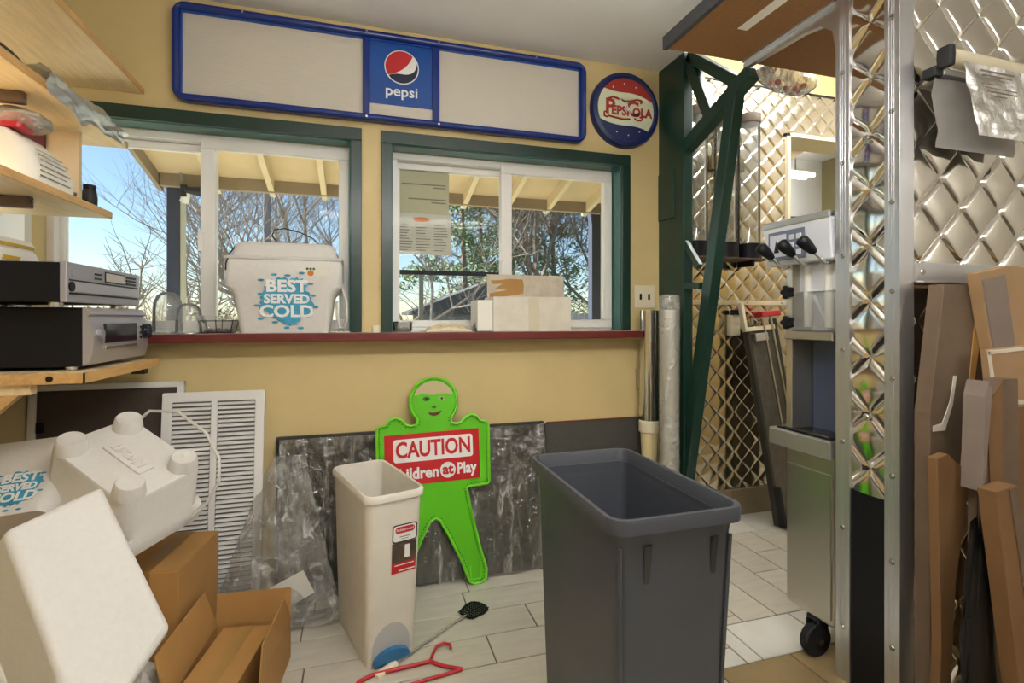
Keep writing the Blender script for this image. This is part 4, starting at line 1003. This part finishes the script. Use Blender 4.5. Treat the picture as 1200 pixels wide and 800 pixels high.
# ================================================================== SOFT-SERVE MACHINE
mc = thing('ice_cream_machine', 'soft serve machine with three black levers and steel drip tray', 'machine', (1.7, 1.42, 0))
o = Matrix.Translation((-1.7, -1.42, 0))
Y0, Y1 = 1.312, 1.515
bd = MB().box((1.50, Y0, .135), (2.10, Y1, .70), o).build('cabinet', M_stainless, mc, bevel=.008)
MB().box((1.494, Y0+.012, .16), (1.501, Y1-.012, .64), o).build('front_panel', M_stainless, mc, bevel=.002)
MB().box((1.60, Y0, .70), (2.10, Y1, 1.36), o).build('tower', M_stainless, mc, bevel=.006)
MB().box((1.592, Y0+.004, .745), (1.601, Y1-.03, 1.10), o).build('splash_panel', M_bluegrey, mc, bevel=.001)
MB().box((1.50, Y1-.028, .70), (1.60, Y1, 1.36), o).build('side_cheek', M_stainless, mc, bevel=.003)
# head with key pad
hd = MB().prism([(1.488, 1.355), (1.476, 1.495), (1.482, 1.512), (2.10, 1.512), (2.10, 1.355)], Y0, 1.60, Matrix(((1, 0, 0, -1.7), (0, 0, 1, -1.42), (0, 1, 0, 0), (0, 0, 0, 1)))).build('head', M_machine, mc, bevel=.006)
MB().box((1.472, Y0, 1.492), (1.50, 1.604, 1.517), o).build('head_trim', M_alu, mc, bevel=.004)
kp = MB().box((1.4765, 1.41, 1.372), (1.486, 1.575, 1.478), o).build('key_pad', mat('keypad_grey', '#6e7688', .4), mc, bevel=.002)
MB().box((1.475, 1.49, 1.385), (1.478, 1.565, 1.465), o).build('key_pad_label', mat('keypad_pale', '#c9cedd', .4), kp)
MB().prism([(1.52, 1.40), (1.535, 1.445), (1.545, 1.40)], 0, .001, Matrix(((0, 0, -1, 1.475-1.7), (1, 0, 0, -1.42), (0, 1, 0, 0), (0, 0, 0, 1)))).build('key_pad_mark', M_blackm, kp)
for i in range(2):
    for j in range(3): MB().box((1.474, 1.425+.030*i, 1.385+.028*j), (1.478, 1.445+.030*i, 1.403+.028*j), o).build('key', M_machine, kp, bevel=.001)
# dispensing door
MB().box((1.515, Y0+.004, 1.115), (1.60, Y1-.002, 1.255), o).build('freezer_door', M_dome, mc, bevel=.006)
MB().box((1.535, Y0+.004, 1.255), (1.60, Y1-.004, 1.356), o).box((1.585, Y0+.004, 1.115), (1.60, Y1-.03, 1.255), o).build('door_block', M_machine, mc, bevel=.004)
MB().box((1.488, Y0, 1.085), (1.60, Y1, 1.114), o).build('door_sill', M_stainless, mc, bevel=.004)
for y in (1.365, 1.45):
    MB().cyl((1.535, y, 1.13), (1.535, y, 1.35), .014, n=14, M=o).build('draw_spout', M_printwhite, mc, smooth=40)
MB().cyl((1.56, 1.41, 1.185), (1.575, 1.41, 1.185), .062, n=28, M=o).build('barrel_ring', mat('milky_ring', '#b9bfcb', .35), mc, smooth=40)
MB().tube([(1.55, 1.44, 1.24), (1.53, 1.36, 1.13)], .006, 8, M=o).build('brace_rod', M_machine, mc)
for z in (1.255, 1.145):
    pts = [(.022*(1+.18*math.cos(5*a))*math.cos(a), .022*(1+.18*math.cos(5*a))*math.sin(a)) for a in [2*PI*i/30 for i in range(30)]]
    MB().prism(pts, 0, .022, Matrix(((0, 0, -1, 1.508-1.7), (1, 0, 0, 1.505-1.42), (0, 1, 0, z), (0, 0, 0, 1)))).build('star_knob', M_black, mc, bevel=.003)
    MB().cyl((1.50, 1.505, z), (1.53, 1.505, z), .006, n=8, M=o).build('knob_bolt', M_screw, mc)
for y in (1.525, 1.43, 1.345):
    tip = Vector((1.40, y+.012, 1.425)); el = Vector((1.478, y-.018, 1.342)); base = Vector((1.505, y-.022, 1.348))
    lv = MB().tube([el, base, base+Vector((.04, .0, .008))], .0065, 8, M=o).tube([tip.lerp(el, .45), el], .006, 8, M=o).build('lever_rod', M_chrome, mc, smooth=60)
    MB().tube([tip, tip.lerp(el, .06), tip.lerp(el, .25), tip.lerp(el, .5), tip.lerp(el, .58)], [.012, .021, .020, .014, .009], 12, M=o).build('lever_grip', M_black, lv, smooth=60)
# tray
MB().box((1.475, Y0, .695), (1.602, 1.572, .757), o).build('drip_tray', M_alu, mc, bevel=.006)
tr_ = MB().box((1.487, Y0+.01, .755), (1.59, 1.545, .764), o).build('tray_well', M_black, mc, bevel=.003)
for i in range(9): MB().box((1.493+.0105*i, Y0+.02, .763), (1.497+.0105*i, 1.535, .767), o).build('tray_bar', M_chrome, tr_)
for (x, y) in ((1.53, 1.40), (2.03, 1.36), (2.03, 1.48)):
    cs = MB().box((x-.03, y-.026, .118), (x+.03, y+.026, .134), o).box((x-.035, y-.024, .05), (x+.015, y-.018, .12), o).box((x-.035, y+.018, .05), (x+.015, y+.024, .12), o).build('caster_fork', M_blackm, mc, bevel=.003)
    MB().cyl((x-.018, y-.016, .055), (x-.018, y+.016, .055), .055, n=28, M=o).build('caster_wheel', M_rubber, cs, smooth=40, bevel=.006)
    MB().cyl((x-.018, y-.026, .055), (x-.018, y+.026, .055), .012, n=12, M=o).build('caster_hub', M_screw, cs)

# ================================================================== AGAINST THE QUILTED BACK WALL
M_brownlid = mat('smoky_lid', '#5c5146', .35)
for (lab, x, y, zb) in (('clear cup tube with black base nearest the pass-through window', 2.155, 2.445, 1.50), ('clear cup tube with black base between two other tubes', 1.995, 2.445, 1.50), ('clear cup tube with black base half hidden behind the green brace', 1.80, 2.445, 1.50)):
    ct = thing('cup_tube', lab, 'dispenser', (x, y, zb), group='cup tubes on the quilted wall')
    MB().lathe([(.062, .08), (.062, .79), (.060, .79), (.060, .08)], 28).build('tube', M_acryl, ct, smooth=40)
    MB().lathe([(.045, 0), (.069, .0), (.069, .085), (.062, .088)], 28).build('base', M_black, ct, smooth=40)
    MB().lathe([(.064, .775), (.066, .78), (.066, .825), (.06, .83), (.002, .83)], 28).build('cap', M_brownlid, ct, smooth=40)
    MB().box((-.05, .055, .52), (.02, .082, .60)).build('wall_clip', mat('brass_clip', '#8a7d5e', .4, .6), ct, bevel=.003)
shf = thing('tube_shelf', 'thin dark ledge under the clear cup tubes', 'shelf', (1.95, 2.45, 1.488))
MB().box((-.28, -.075, .004), (.30, .078, .011)).build('ledge', mat('dark_ledge', '#4a3c33', .5), shf, bevel=.002)
for x in (-.2, .2): MB().box((x-.006, -.05, -.03), (x+.006, .078, .003)).build('support', M_wire, shf)
cr_ = thing('wall_rail', 'cream horizontal rail screwed across the quilted wall', 'rail', (2.2, 2.52, 1.24))
MB().box((-.68, -.012, 0), (.65, 0, .026)).build('strip', M_ivory, cr_, bevel=.002)
for i in range(5): MB().cyl((-.5+.25*i, -.0145, .013), (-.5+.25*i, -.011, .013), .005, n=8).build('screw', M_screw, cr_)
wo_ = thing('wall_outlet', 'cream outlet box with a black plug below the rail', 'outlet', (2.10, 2.522, 1.06))
MB().box((-.034, -.035, 0), (.034, 0, .12)).build('box', M_ivory, wo_, bevel=.004)
MB().box((-.02, -.06, .12), (.02, -.01, .15)).build('plug', M_black, wo_, bevel=.004)
# folded hand cart leaning on the wall
ht = thing('folded_cart', 'folded grey metal hand cart with red clips leaning on the quilted wall', 'hand cart')
zax = Vector((-.105, .145, 1.17)).normalized(); xax = (Vector((.97, .1, 0))-zax*Vector((.97, .1, 0)).dot(zax)).normalized(); yax = zax.cross(xax)
ht.matrix_world = frame((2.34, 2.33, .012), xax, yax, zax)
MB().box((-.09, -.004, .02), (.11, .006, 1.10)).build('panel', mat('worn_grey_metal', '#77736b', .42, .6, var=(14, .3)), ht, bevel=.002)
for x in (-.10, .12): MB().box((x-.012, -.02, .0), (x+.012, .018, 1.15)).build('side_rail', mat('dark_rail', '#4b4a46', .4, .6), ht, bevel=.003)
for x in (.02, .085): MB().cyl((x, -.035, .45), (x-.01, -.03, 1.17), .008, n=12).build('chrome_tube', M_chrome, ht, smooth=40)
MB().box((-.02, -.06, 1.165), (.13, .0, 1.195)).build('red_clip', M_redplastic, ht, bevel=.004)
MB().box((.105, -.06, .22), (.14, -.022, .34)).build('red_clip', M_redplastic, ht, bevel=.004)
MB().box((-.135, -.03, 1.09), (-.115, .0, 1.26)).box((-.135, -.03, 1.09), (.10, .0, 1.115)).build('white_arm', M_ivory, ht, bevel=.003)
MB().box((-.07, -.035, 1.03), (.03, -.005, 1.075)).build('latch', M_alu, ht, bevel=.003)
MB().box((-.115, -.06, .0), (-.095, -.02, .22)).box((-.115, -.06, .0), (.10, -.02, .03)).build('foot_bracket', M_blackm, ht, bevel=.003)

# ================================================================== RIGHT: BAG ROLLER AND CARTONS
rl = thing('film_roller', 'white tube roller with dark end cap and hanging printed bag film', 'dispenser', (1.60, 1.04, 1.90))
MB().cyl((.0, 0, 0), (.62, 0, -.012), .024, n=24).build('tube', M_ivory, rl, smooth=40)
MB().loft([(rrect(.022, .040, .008, 3, -.008, 0), -.03), (rrect(.022, .044, .008, 3, -.008, 0), .0), (rrect(.022, .040, .008, 3, -.008, 0), .028)]).build('end_cap', M_blackm, rl, bevel=.003, smooth=40)
MB().box((-.03, .012, -.05), (.0, .05, -.02)).build('mount', M_blackm, rl, bevel=.004)
MB().box((.0, .008, -.045), (.60, .035, -.028)).build('back_rail', M_alu, rl, bevel=.002)
def bf(u, v):
    x = .02+.30*u+.05*v*(1-u)+.0*v; z = -.02-.205*v
    return (x, -.024-.010*v+.006*nz(u*5, v*5, 2)+.003*nz(u*14, v*8, 6)*v, z)
bagsheet = MB().grid(bf, 40, 24).build('bag_film', clear_mat('printed_bag_film', '#f0efec', .02, .3, (20, .5), .8), rl, smooth=60)
for i, (a, b) in enumerate(((.07, .21), (.08, .20), None, (.08, .13), (.09, .22), (.10, .215), (.115, .17)) if False else ((.075, .215), (.08, .205), (.08, .145), (.09, .225), (.10, .225), (.115, .18))):
    z = -.045-.011*i-(.012 if i > 1 else 0)
    MB().box((a, -.0345-.0005*i, z), (b, -.0335-.0005*i, z+(.006 if i == 0 else .0035))).build('text_line', M_ink, bagsheet)
MB().grid(lambda u, v: (-.02+.33*u-.01*math.sin(6*v), .022+.004*nz(u*6, v*6), -.05-.20*v), 26, 18).build('back_film', mat('grey_bag_film', '#8f8c88', .35), rl, smooth=60)

def sheet(name, label, pts, y0, y1, m, edge=None, extra=None):
    cx = sum(p[0] for p in pts)/len(pts); zb = min(p[1] for p in pts)
    t = thing(name, label, 'cardboard', (cx, (y0+y1)/2, zb))
    Mx = Matrix.Translation((-cx, -(y0+y1)/2, -zb)) @ FRONT
    MB().prism(pts, -y1, -y0, Mx).build('panel', m, t, bevel=.002)
    if edge:
        for q in edge: MB().prism(q, -y0-.0004, -y0+.0022, Mx).build('torn_edge', M_card_white, t)
    if extra:
        for q, mm in extra: MB().prism(q, -y0-.0004, -y0+.003, Mx).build('fold_strip', mm, t)
    return t
M_card_shade = mat('shaded_cardboard', '#6f5c49', .75, var=(5, .25)); M_card_br_shade = mat('shaded_brown_cardboard', '#7e5c38', .75, var=(5, .15))  # darker cardboard colours carry the shade on the right-hand cartons
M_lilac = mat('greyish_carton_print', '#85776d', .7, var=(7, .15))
sheet('flattened_carton', 'shade-darkened flattened carton leaning against the partition below its rail', [(1.553, 1.255), (1.73, 1.255), (1.675, 1.0), (1.60, .72), (1.54, .40), (1.50, .02), (1.553, .02)][:0] + [(1.50, .02), (1.57, .02), (1.61, .60), (1.66, .92), (1.73, 1.255), (1.555, 1.255), (1.50, .9)], 1.020, 1.062, M_card_shade, edge=[[(1.51, .865), (1.545, .87), (1.575, .93), (1.59, 1.0), (1.60, 1.0), (1.585, .92), (1.555, .85), (1.51, .85)]], extra=[([(1.61, .70), (1.635, .80), (1.72, 1.24), (1.685, 1.24)], M_card)])
sheet('flattened_carton', 'tall carton panel with pale grey print leaning at the end of the rail', [(1.63, 1.285), (1.765, 1.31), (2.02, 1.29), (2.05, .02), (1.86, .02), (1.80, .60), (1.72, .93)], .985, 1.015, M_card2, extra=[([(1.645, 1.265), (1.735, 1.285), (1.795, 1.0), (1.80, .93), (1.722, .93)], M_lilac)])
sheet('flattened_carton', 'carton panel with torn white edges in front of the tall carton', [(1.635, 1.075), (1.90, 1.09), (1.90, .02), (1.80, .02), (1.70, .55), (1.655, .93)], .967, .984, M_card2, edge=[[(1.633, 1.072), (1.90, 1.088), (1.90, 1.078), (1.642, 1.062)], [(1.636, 1.07), (1.646, 1.07), (1.675, .94), (1.90, .925), (1.90, .915), (1.662, .926)]], extra=[([(1.665, .915), (1.90, .912), (1.90, .03), (1.81, .03), (1.71, .55)], M_card_br_shade)])
c5 = thing('torn_carton', 'open torn carton standing behind the narrow tan carton', 'box', (1.60, .925, .0))
MB().prism([(-.05, .0), (.10, .0), (.085, 1.0), (.02, 1.0), (-.04, .93)], -.04, .0, FRONT).build('front', M_card_shade, c5, bevel=.002)
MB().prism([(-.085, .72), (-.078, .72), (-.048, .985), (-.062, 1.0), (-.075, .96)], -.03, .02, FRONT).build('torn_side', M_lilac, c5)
MB().prism([(-.04, .93), (.02, 1.0), (.02, .60), (-.02, .60)], .0, .003, FRONT).build('grey_side', M_card_br_shade, c5)
sheet('narrow_carton', 'long narrow tan carton leaning with its foot on the floor', [(1.46, .745), (1.535, .755), (1.60, .40), (1.68, .02), (1.59, .02), (1.53, .35)], .845, .885, M_card_br_shade, extra=[([(1.505, .748), (1.535, .753), (1.60, .40), (1.675, .03), (1.655, .03), (1.575, .40)], M_card_shade)])
sheet('flattened_carton', 'shade-darkened tan carton leaning beside the aluminium corner angle', [(1.46, .02), (1.475, .30), (1.46, .79), (1.50, .80), (1.585, .74), (1.53, .45), (1.50, .02)], .975, 1.0, M_card_br_shade)
crumple('dark_bundle', 'crumpled dark stuff and void shade between the leaning cartons', 'bag', (1.50, .906, 0), (.11, .03, .62), mat('void_black', '#060607', .45), 6.1)  # near-black colour holds the void's shade around the dark stuff
# ================================================================== OUTSIDE
struct(MB().box((-60, 2.6, -1.25), (60, 90, -1.15)).build('ground', mat('dry_winter_grass', '#8d8a63', .9, var=(1.5, .3))), 'dry winter grass outside the windows')
struct(MB().box((-6, 2.56, -1.15), (8, 5.2, -.05)).build('porch_floor', mat('porch_concrete', '#cfccc2', .85, var=(4, .1))), 'concrete porch floor outside')
pc = thing('porch_canopy', 'wooden porch roof with plywood deck and rafters outside the windows', 'canopy', (0, 4.6, -.05))
o = Matrix.Translation((0, -4.6, .05))
M_ply = mat('porch_plywood', '#cdb891', .7, var=(3, .15)); M_raft = mat('porch_rafter', '#d6c6a2', .65, var=(6, .1)); M_beam = mat('weathered_beam', '#9a8c78', .75, var=(4, .2))
M_post = mat('dark_post', '#3a4054', .6, var=(10, .2))
SL = .26
def zr(y): return 2.20+SL*(4.5-y)
MB().add([(-1.47, 2.56, zr(2.56)+.09), (3.6, 2.56, zr(2.56)+.09), (3.6, 4.66, zr(4.66)+.09), (-1.47, 4.66, zr(4.66)+.09), (-1.47, 2.56, zr(2.56)+.115), (3.6, 2.56, zr(2.56)+.115), (3.6, 4.66, zr(4.66)+.115), (-1.47, 4.66, zr(4.66)+.115)],
         [(3, 2, 1, 0), (4, 5, 6, 7), (0, 1, 5, 4), (1, 2, 6, 5), (2, 3, 7, 6), (3, 0, 4, 7)], o).build('deck', M_ply, pc)
for k in range(-5, 7):
    x = .925+.4*k
    MB().bar((x, 2.56, zr(2.56)+.045), (x, 4.65, zr(4.65)+.045), .042, .088, (0, 0, 1), o).build('rafter', M_raft, pc)
MB().box((-1.46, 4.545, 2.18), (3.6, 4.60, 2.30), o).build('beam', M_beam, pc, bevel=.004)
MB().bar((-1.48, 2.56, zr(2.56)+.06), (-1.48, 4.66, zr(4.66)+.06), .03, .13, (0, 0, 1), o).build('rake_board', M_beam, pc)
for x in (-1.385, 2.24, 3.5):
    MB().box((x-.046, 4.60, 0-.05), (x+.046, 4.69, 2.30), o).build('post', M_post, pc, bevel=.004)
    MB().box((x+.046, 4.61, -.05), (x+.066, 4.68, 2.25), o).build('post_trim', mat('pale_post_trim', '#c9cbb8', .6), pc)
MB().tube([(-1.40, 4.2, 2.44), (-1.38, 4.45, 2.36), (-1.33, 4.53, 2.34), (-1.30, 4.55, 2.22)], .014, 8, M=o).build('conduit', mat('grey_conduit', '#8a8a88', .5), pc, smooth=60)
fl_ = thing('flood_light', 'small dark flood light on an arm by the porch post', 'lamp', (-1.29, 4.52, 2.10))
MB().box((-.02, -.02, .0), (.02, .02, .09)).build('mount', M_blackm, fl_, bevel=.004)
MB().cyl((.02, -.01, .05), (.17, -.05, .03), .022, .045, 14).build('head', M_blackm, fl_, smooth=40)
MB().cyl((.03, .0, .06), (-.01, .05, -.03), .018, .034, 14).build('sensor', M_printwhite, fl_, smooth=40)

M_bark = mat('winter_bark', '#a0948a', .9, var=(8, .3)); M_barkd = mat('dark_bark', '#857a70', .9, var=(8, .3))
M_needle = mat('pine_needles', '#6d7f58', .8, rand=.1); M_redleaf = mat('rust_leaves', '#8a4a36', .8)
def grow(mb, p, d, L, r, lvl, rnd, tips, wide, nmin=3):
    n = 4; pts = [Vector(p)]; dd = Vector(d).normalized()
    for i in range(n):
        dd = (dd+Vector((rnd.uniform(-1, 1), rnd.uniform(-1, 1), rnd.uniform(-.4, .9)))*.16).normalized()
        pts.append(pts[-1]+dd*L/n)
    r1 = r*.55
    mb.tube(pts, [r+(r1-r)*i/n for i in range(n+1)], 5 if lvl > 1 else 4, False)
    if lvl <= 0:
        tips.append(pts[-1]); return
    for k in range(rnd.randint(nmin, nmin+2)):
        t = rnd.uniform(.35, 1.0); i = min(int(t*n), n-1); q = pts[i].lerp(pts[i+1], t*n-i)
        ax = Vector((rnd.uniform(-1, 1), rnd.uniform(-1, 1), rnd.uniform(-.2, .7))).normalized()
        nd = (dd*(1-wide)+ax*wide*1.3).normalized()
        grow(mb, q, nd, L*rnd.uniform(.55, .78), r*rnd.uniform(.42, .6), lvl-1, rnd, tips, wide, nmin)
    grow(mb, pts[-1], dd, L*.7, r1, lvl-1, rnd, tips, wide, nmin)
def leaf_cloud(pts, rnd, size, per, spread, m, name, parent):
    v = []; f = []
    for p in pts:
        for k in range(per):
            c = p+Vector((rnd.gauss(0, spread), rnd.gauss(0, spread), rnd.gauss(0, spread*.6)))
            a = Vector((rnd.uniform(-1, 1), rnd.uniform(-1, 1), rnd.uniform(-1, 1))).normalized(); b = a.orthogonal().normalized()
            i = len(v); v += [c-a*size, c+b*size*.3, c+a*size, c-b*size*.3]; f.append((i, i+1, i+2, i+3))
    mb = MB(); mb.add(v, f); o_ = mb.build(name, m, parent); o_['kind'] = 'stuff'
def bare_tree(label, x, y, h, r, seed, lvl=4, wide=.5, bark=M_bark, leaves=0, z0=-1.15, nmin=3):
    rnd = random.Random(seed); t = thing('bare_tree', label, 'tree', (x, y, z0)); tips = []
    mb = MB(); grow(mb, (0, 0, 0), (rnd.uniform(-.08, .08), rnd.uniform(-.1, .1), 1), h*.42, r, lvl, rnd, tips, wide, nmin)
    mb.build('branches', bark, t, smooth=60)
    MB().tube([(0, 0, -.02), (0, 0, h*.05)], [r*1.35, r*1.02], 8).build('trunk_base', bark, t, smooth=60)
    if leaves: leaf_cloud(tips[::2], rnd, .045, leaves, .16, M_redleaf, 'leaves', t)
def pine(label, x, y, h, r, seed, z0=-1.15, crown=.45):
    rnd = random.Random(seed); t = thing('pine_tree', label, 'tree', (x, y, z0))
    MB().tube([(0, 0, 0), (.05, 0, h*.3), (-.06, 0, h*.65), (0, 0, h)], [r, r*.85, r*.55, r*.12], 8).build('trunk', M_barkd, t, smooth=60)
    mb = MB(); tips = []
    for k in range(34):
        z = h*(crown+(1-crown)*k/34); a = k*2.4; L = h*.16*(1-.6*(k/34))*rnd.uniform(.7, 1.2)
        d = Vector((math.cos(a), math.sin(a), rnd.uniform(-.05, .3)))
        grow(mb, (0, 0, z), d, L, r*.16, 1, rnd, tips, .45)
    mb.build('branches', M_barkd, t, smooth=60)
    leaf_cloud(tips, rnd, .13, 26, .2, M_needle, 'needles', t)
bare_tree('low spreading bare tree seen past the dark porch post', -4.0, 13.5, 4.2, .10, 11, 4, .72)
bare_tree('slender bare tree behind the cooler', -1.7, 15, 8.5, .10, 23, 5, .5)
bare_tree('bare tree rising beside the utility pole', -3.1, 19, 8.5, .12, 31, 4, .55)
bare_tree('thin bare tree below the menu page', 1.75, 12.2, 5.4, .09, 41, 4, .6)
bare_tree('bare tree with rust leaves behind the white carton', 6.2, 15.5, 10.5, .13, 57, 5, .5, M_barkd, 3)
bare_tree('forked bare tree near the porch side post', 7.6, 16.5, 11.0, .12, 63, 5, .5, M_barkd, 2)
bare_tree('small bare tree at the edge of the lawn', -6.2, 18, 4.6, .10, 71, 4, .7)
pine('tall pine with sparse needles left of the window stile', 3.6, 18, 9.5, .13, 5, crown=.28)
pine('leaning tall pine rising over the grey house', 4.7, 20, 10, .14, 8, crown=.25)
pine('tall pine behind the bare trees by the fence', 6.6, 22, 11, .15, 9, crown=.22)
pine('dense pine between the window stile and the bare trees', 7.4, 19, 9, .14, 14, crown=.25)
def bush(label, x, y, w, h, seed, m):
    rnd = random.Random(seed); t = thing('bush', label, 'bush', (x, y, -1.15)); pts = []
    mb = MB()
    for k in range(26):
        e = Vector((rnd.gauss(0, w*.3), rnd.gauss(0, w*.2), rnd.uniform(.4, 1)*h)); mb.tube([(e.x*.2, e.y*.2, 0), e*.6+Vector((0, 0, .1)), e], [.02, .014, .005], 4); pts.append(e); pts.append(e*.7)
    mb.build('stems', M_bark, t)
    leaf_cloud(pts, rnd, .07, 30, .22, m, 'twig_leaves', t)
M_dull = mat('dull_winter_leaf', '#6e6b4c', .85)
for i, (lab, x, y, w, h) in enumerate((('brushy thicket below the low spreading tree', -5.4, 16, 2.6, 2.5), ('brushy thicket right of the dark porch post', -3.4, 15, 2.4, 2.6), ('brushy thicket behind the cooler', -1.3, 18, 2.6, 2.7), ('pale shrub beside the metal frame', 1.0, 16, 2.0, 2.4), ('evergreen shrub behind the board fence', 5.4, 12.5, 2.2, 2.6), ('dull shrub at the end of the board fence', 6.6, 12.8, 2.2, 2.8))):
    bush(lab, x, y, w, h, 80+i, M_needle if 'evergreen' in lab else M_dull)
up = thing('utility_pole', 'grey utility pole standing behind the cooler', 'pole', (-1.9, 12.2, -1.15))
MB().cyl((0, 0, 0), (0, 0, 7.5), .085, .07, 10).build('pole', mat('pole_wood', '#7c7d88', .8), up, smooth=40)
MB().box((-.5, -.05, 6.9), (.5, .05, 7.0)).build('cross_arm', M_bark, up)
hs = thing('grey_house', 'low grey house with a dark gable roof beyond the lawn', 'house', (3.4, 13.9, -1.15))
MB().box((-1.7, 0, 0), (1.9, 3, 2.55)).build('wall', mat('grey_siding', '#8a8f96', .8, var=(3, .1)), hs)
MB().prism([(-2.05, 2.5), (.35, 3.45), (2.3, 2.5), (2.3, 2.42), (-2.05, 2.42)], -3.2, .25, FRONT).build('roof', mat('dark_shingles', '#5a5c60', .9, var=(10, .2)), hs)
MB().box((-1.0, -.03, 1.2), (.6, 0, 2.1)).build('window', mat('dark_window', '#3a424a', .2), hs)
mfm = thing('metal_frame', 'dark metal frame with cross bar standing on the lawn', 'frame', (1.35, 8.2, -1.15))
MB().box((-.95, -.03, 3.0), (1.0, .03, 3.07)).build('cross_bar', M_wire, mfm)
for x in (-.40, .72): MB().box((x-.035, -.035, 0), (x+.035, .035, 3.0)).build('upright', mat('grey_upright', '#77776f', .7), mfm)
MB().bar((-.9, 0, 1.9), (-.40, 0, 2.35), .05, .05).build('strut', M_bark, mfm)
fc = thing('board_fence', 'grey vertical board fence beyond the porch', 'fence', (4.6, 10.5, -1.15))
bd_ = MB().box((-.065, -.01, 0), (.065, .01, 2.42)).mesh('board', mat('grey_fence_board', '#9a9ba3', .85, var=(4, .2), rand=.12))
for i in range(30): link('board', bd_, fc, (-2.1+.14*i, 0, 0))
for z in (.5, 2.0): MB().box((-2.2, .011, z), (2.1, .05, z+.09)).build('rail', M_beam, fc)

# ---- look-alikes carry a common group
GROUPS = {'wall_shelf': 'wooden wall shelves on the side wall', 'glass_dome': 'glass domes on the window counter', 'foam_cooler': 'white foam coolers', 'ceiling_light': 'fluorescent strip lights',
          'flattened_carton': 'cartons leaning on the partition', 'cardboard_carton': 'cartons in the foam pile', 'leaning_board': 'dark boards under the counter', 'bare_tree': 'bare trees outside', 'pine_tree': 'pines outside', 'bush': 'bushes outside'}
for ob_ in list(bpy.data.objects):
    g_ = GROUPS.get(ob_.name.split('.')[0])
    if g_ and ob_.parent is None and 'label' in ob_: ob_['group'] = g_
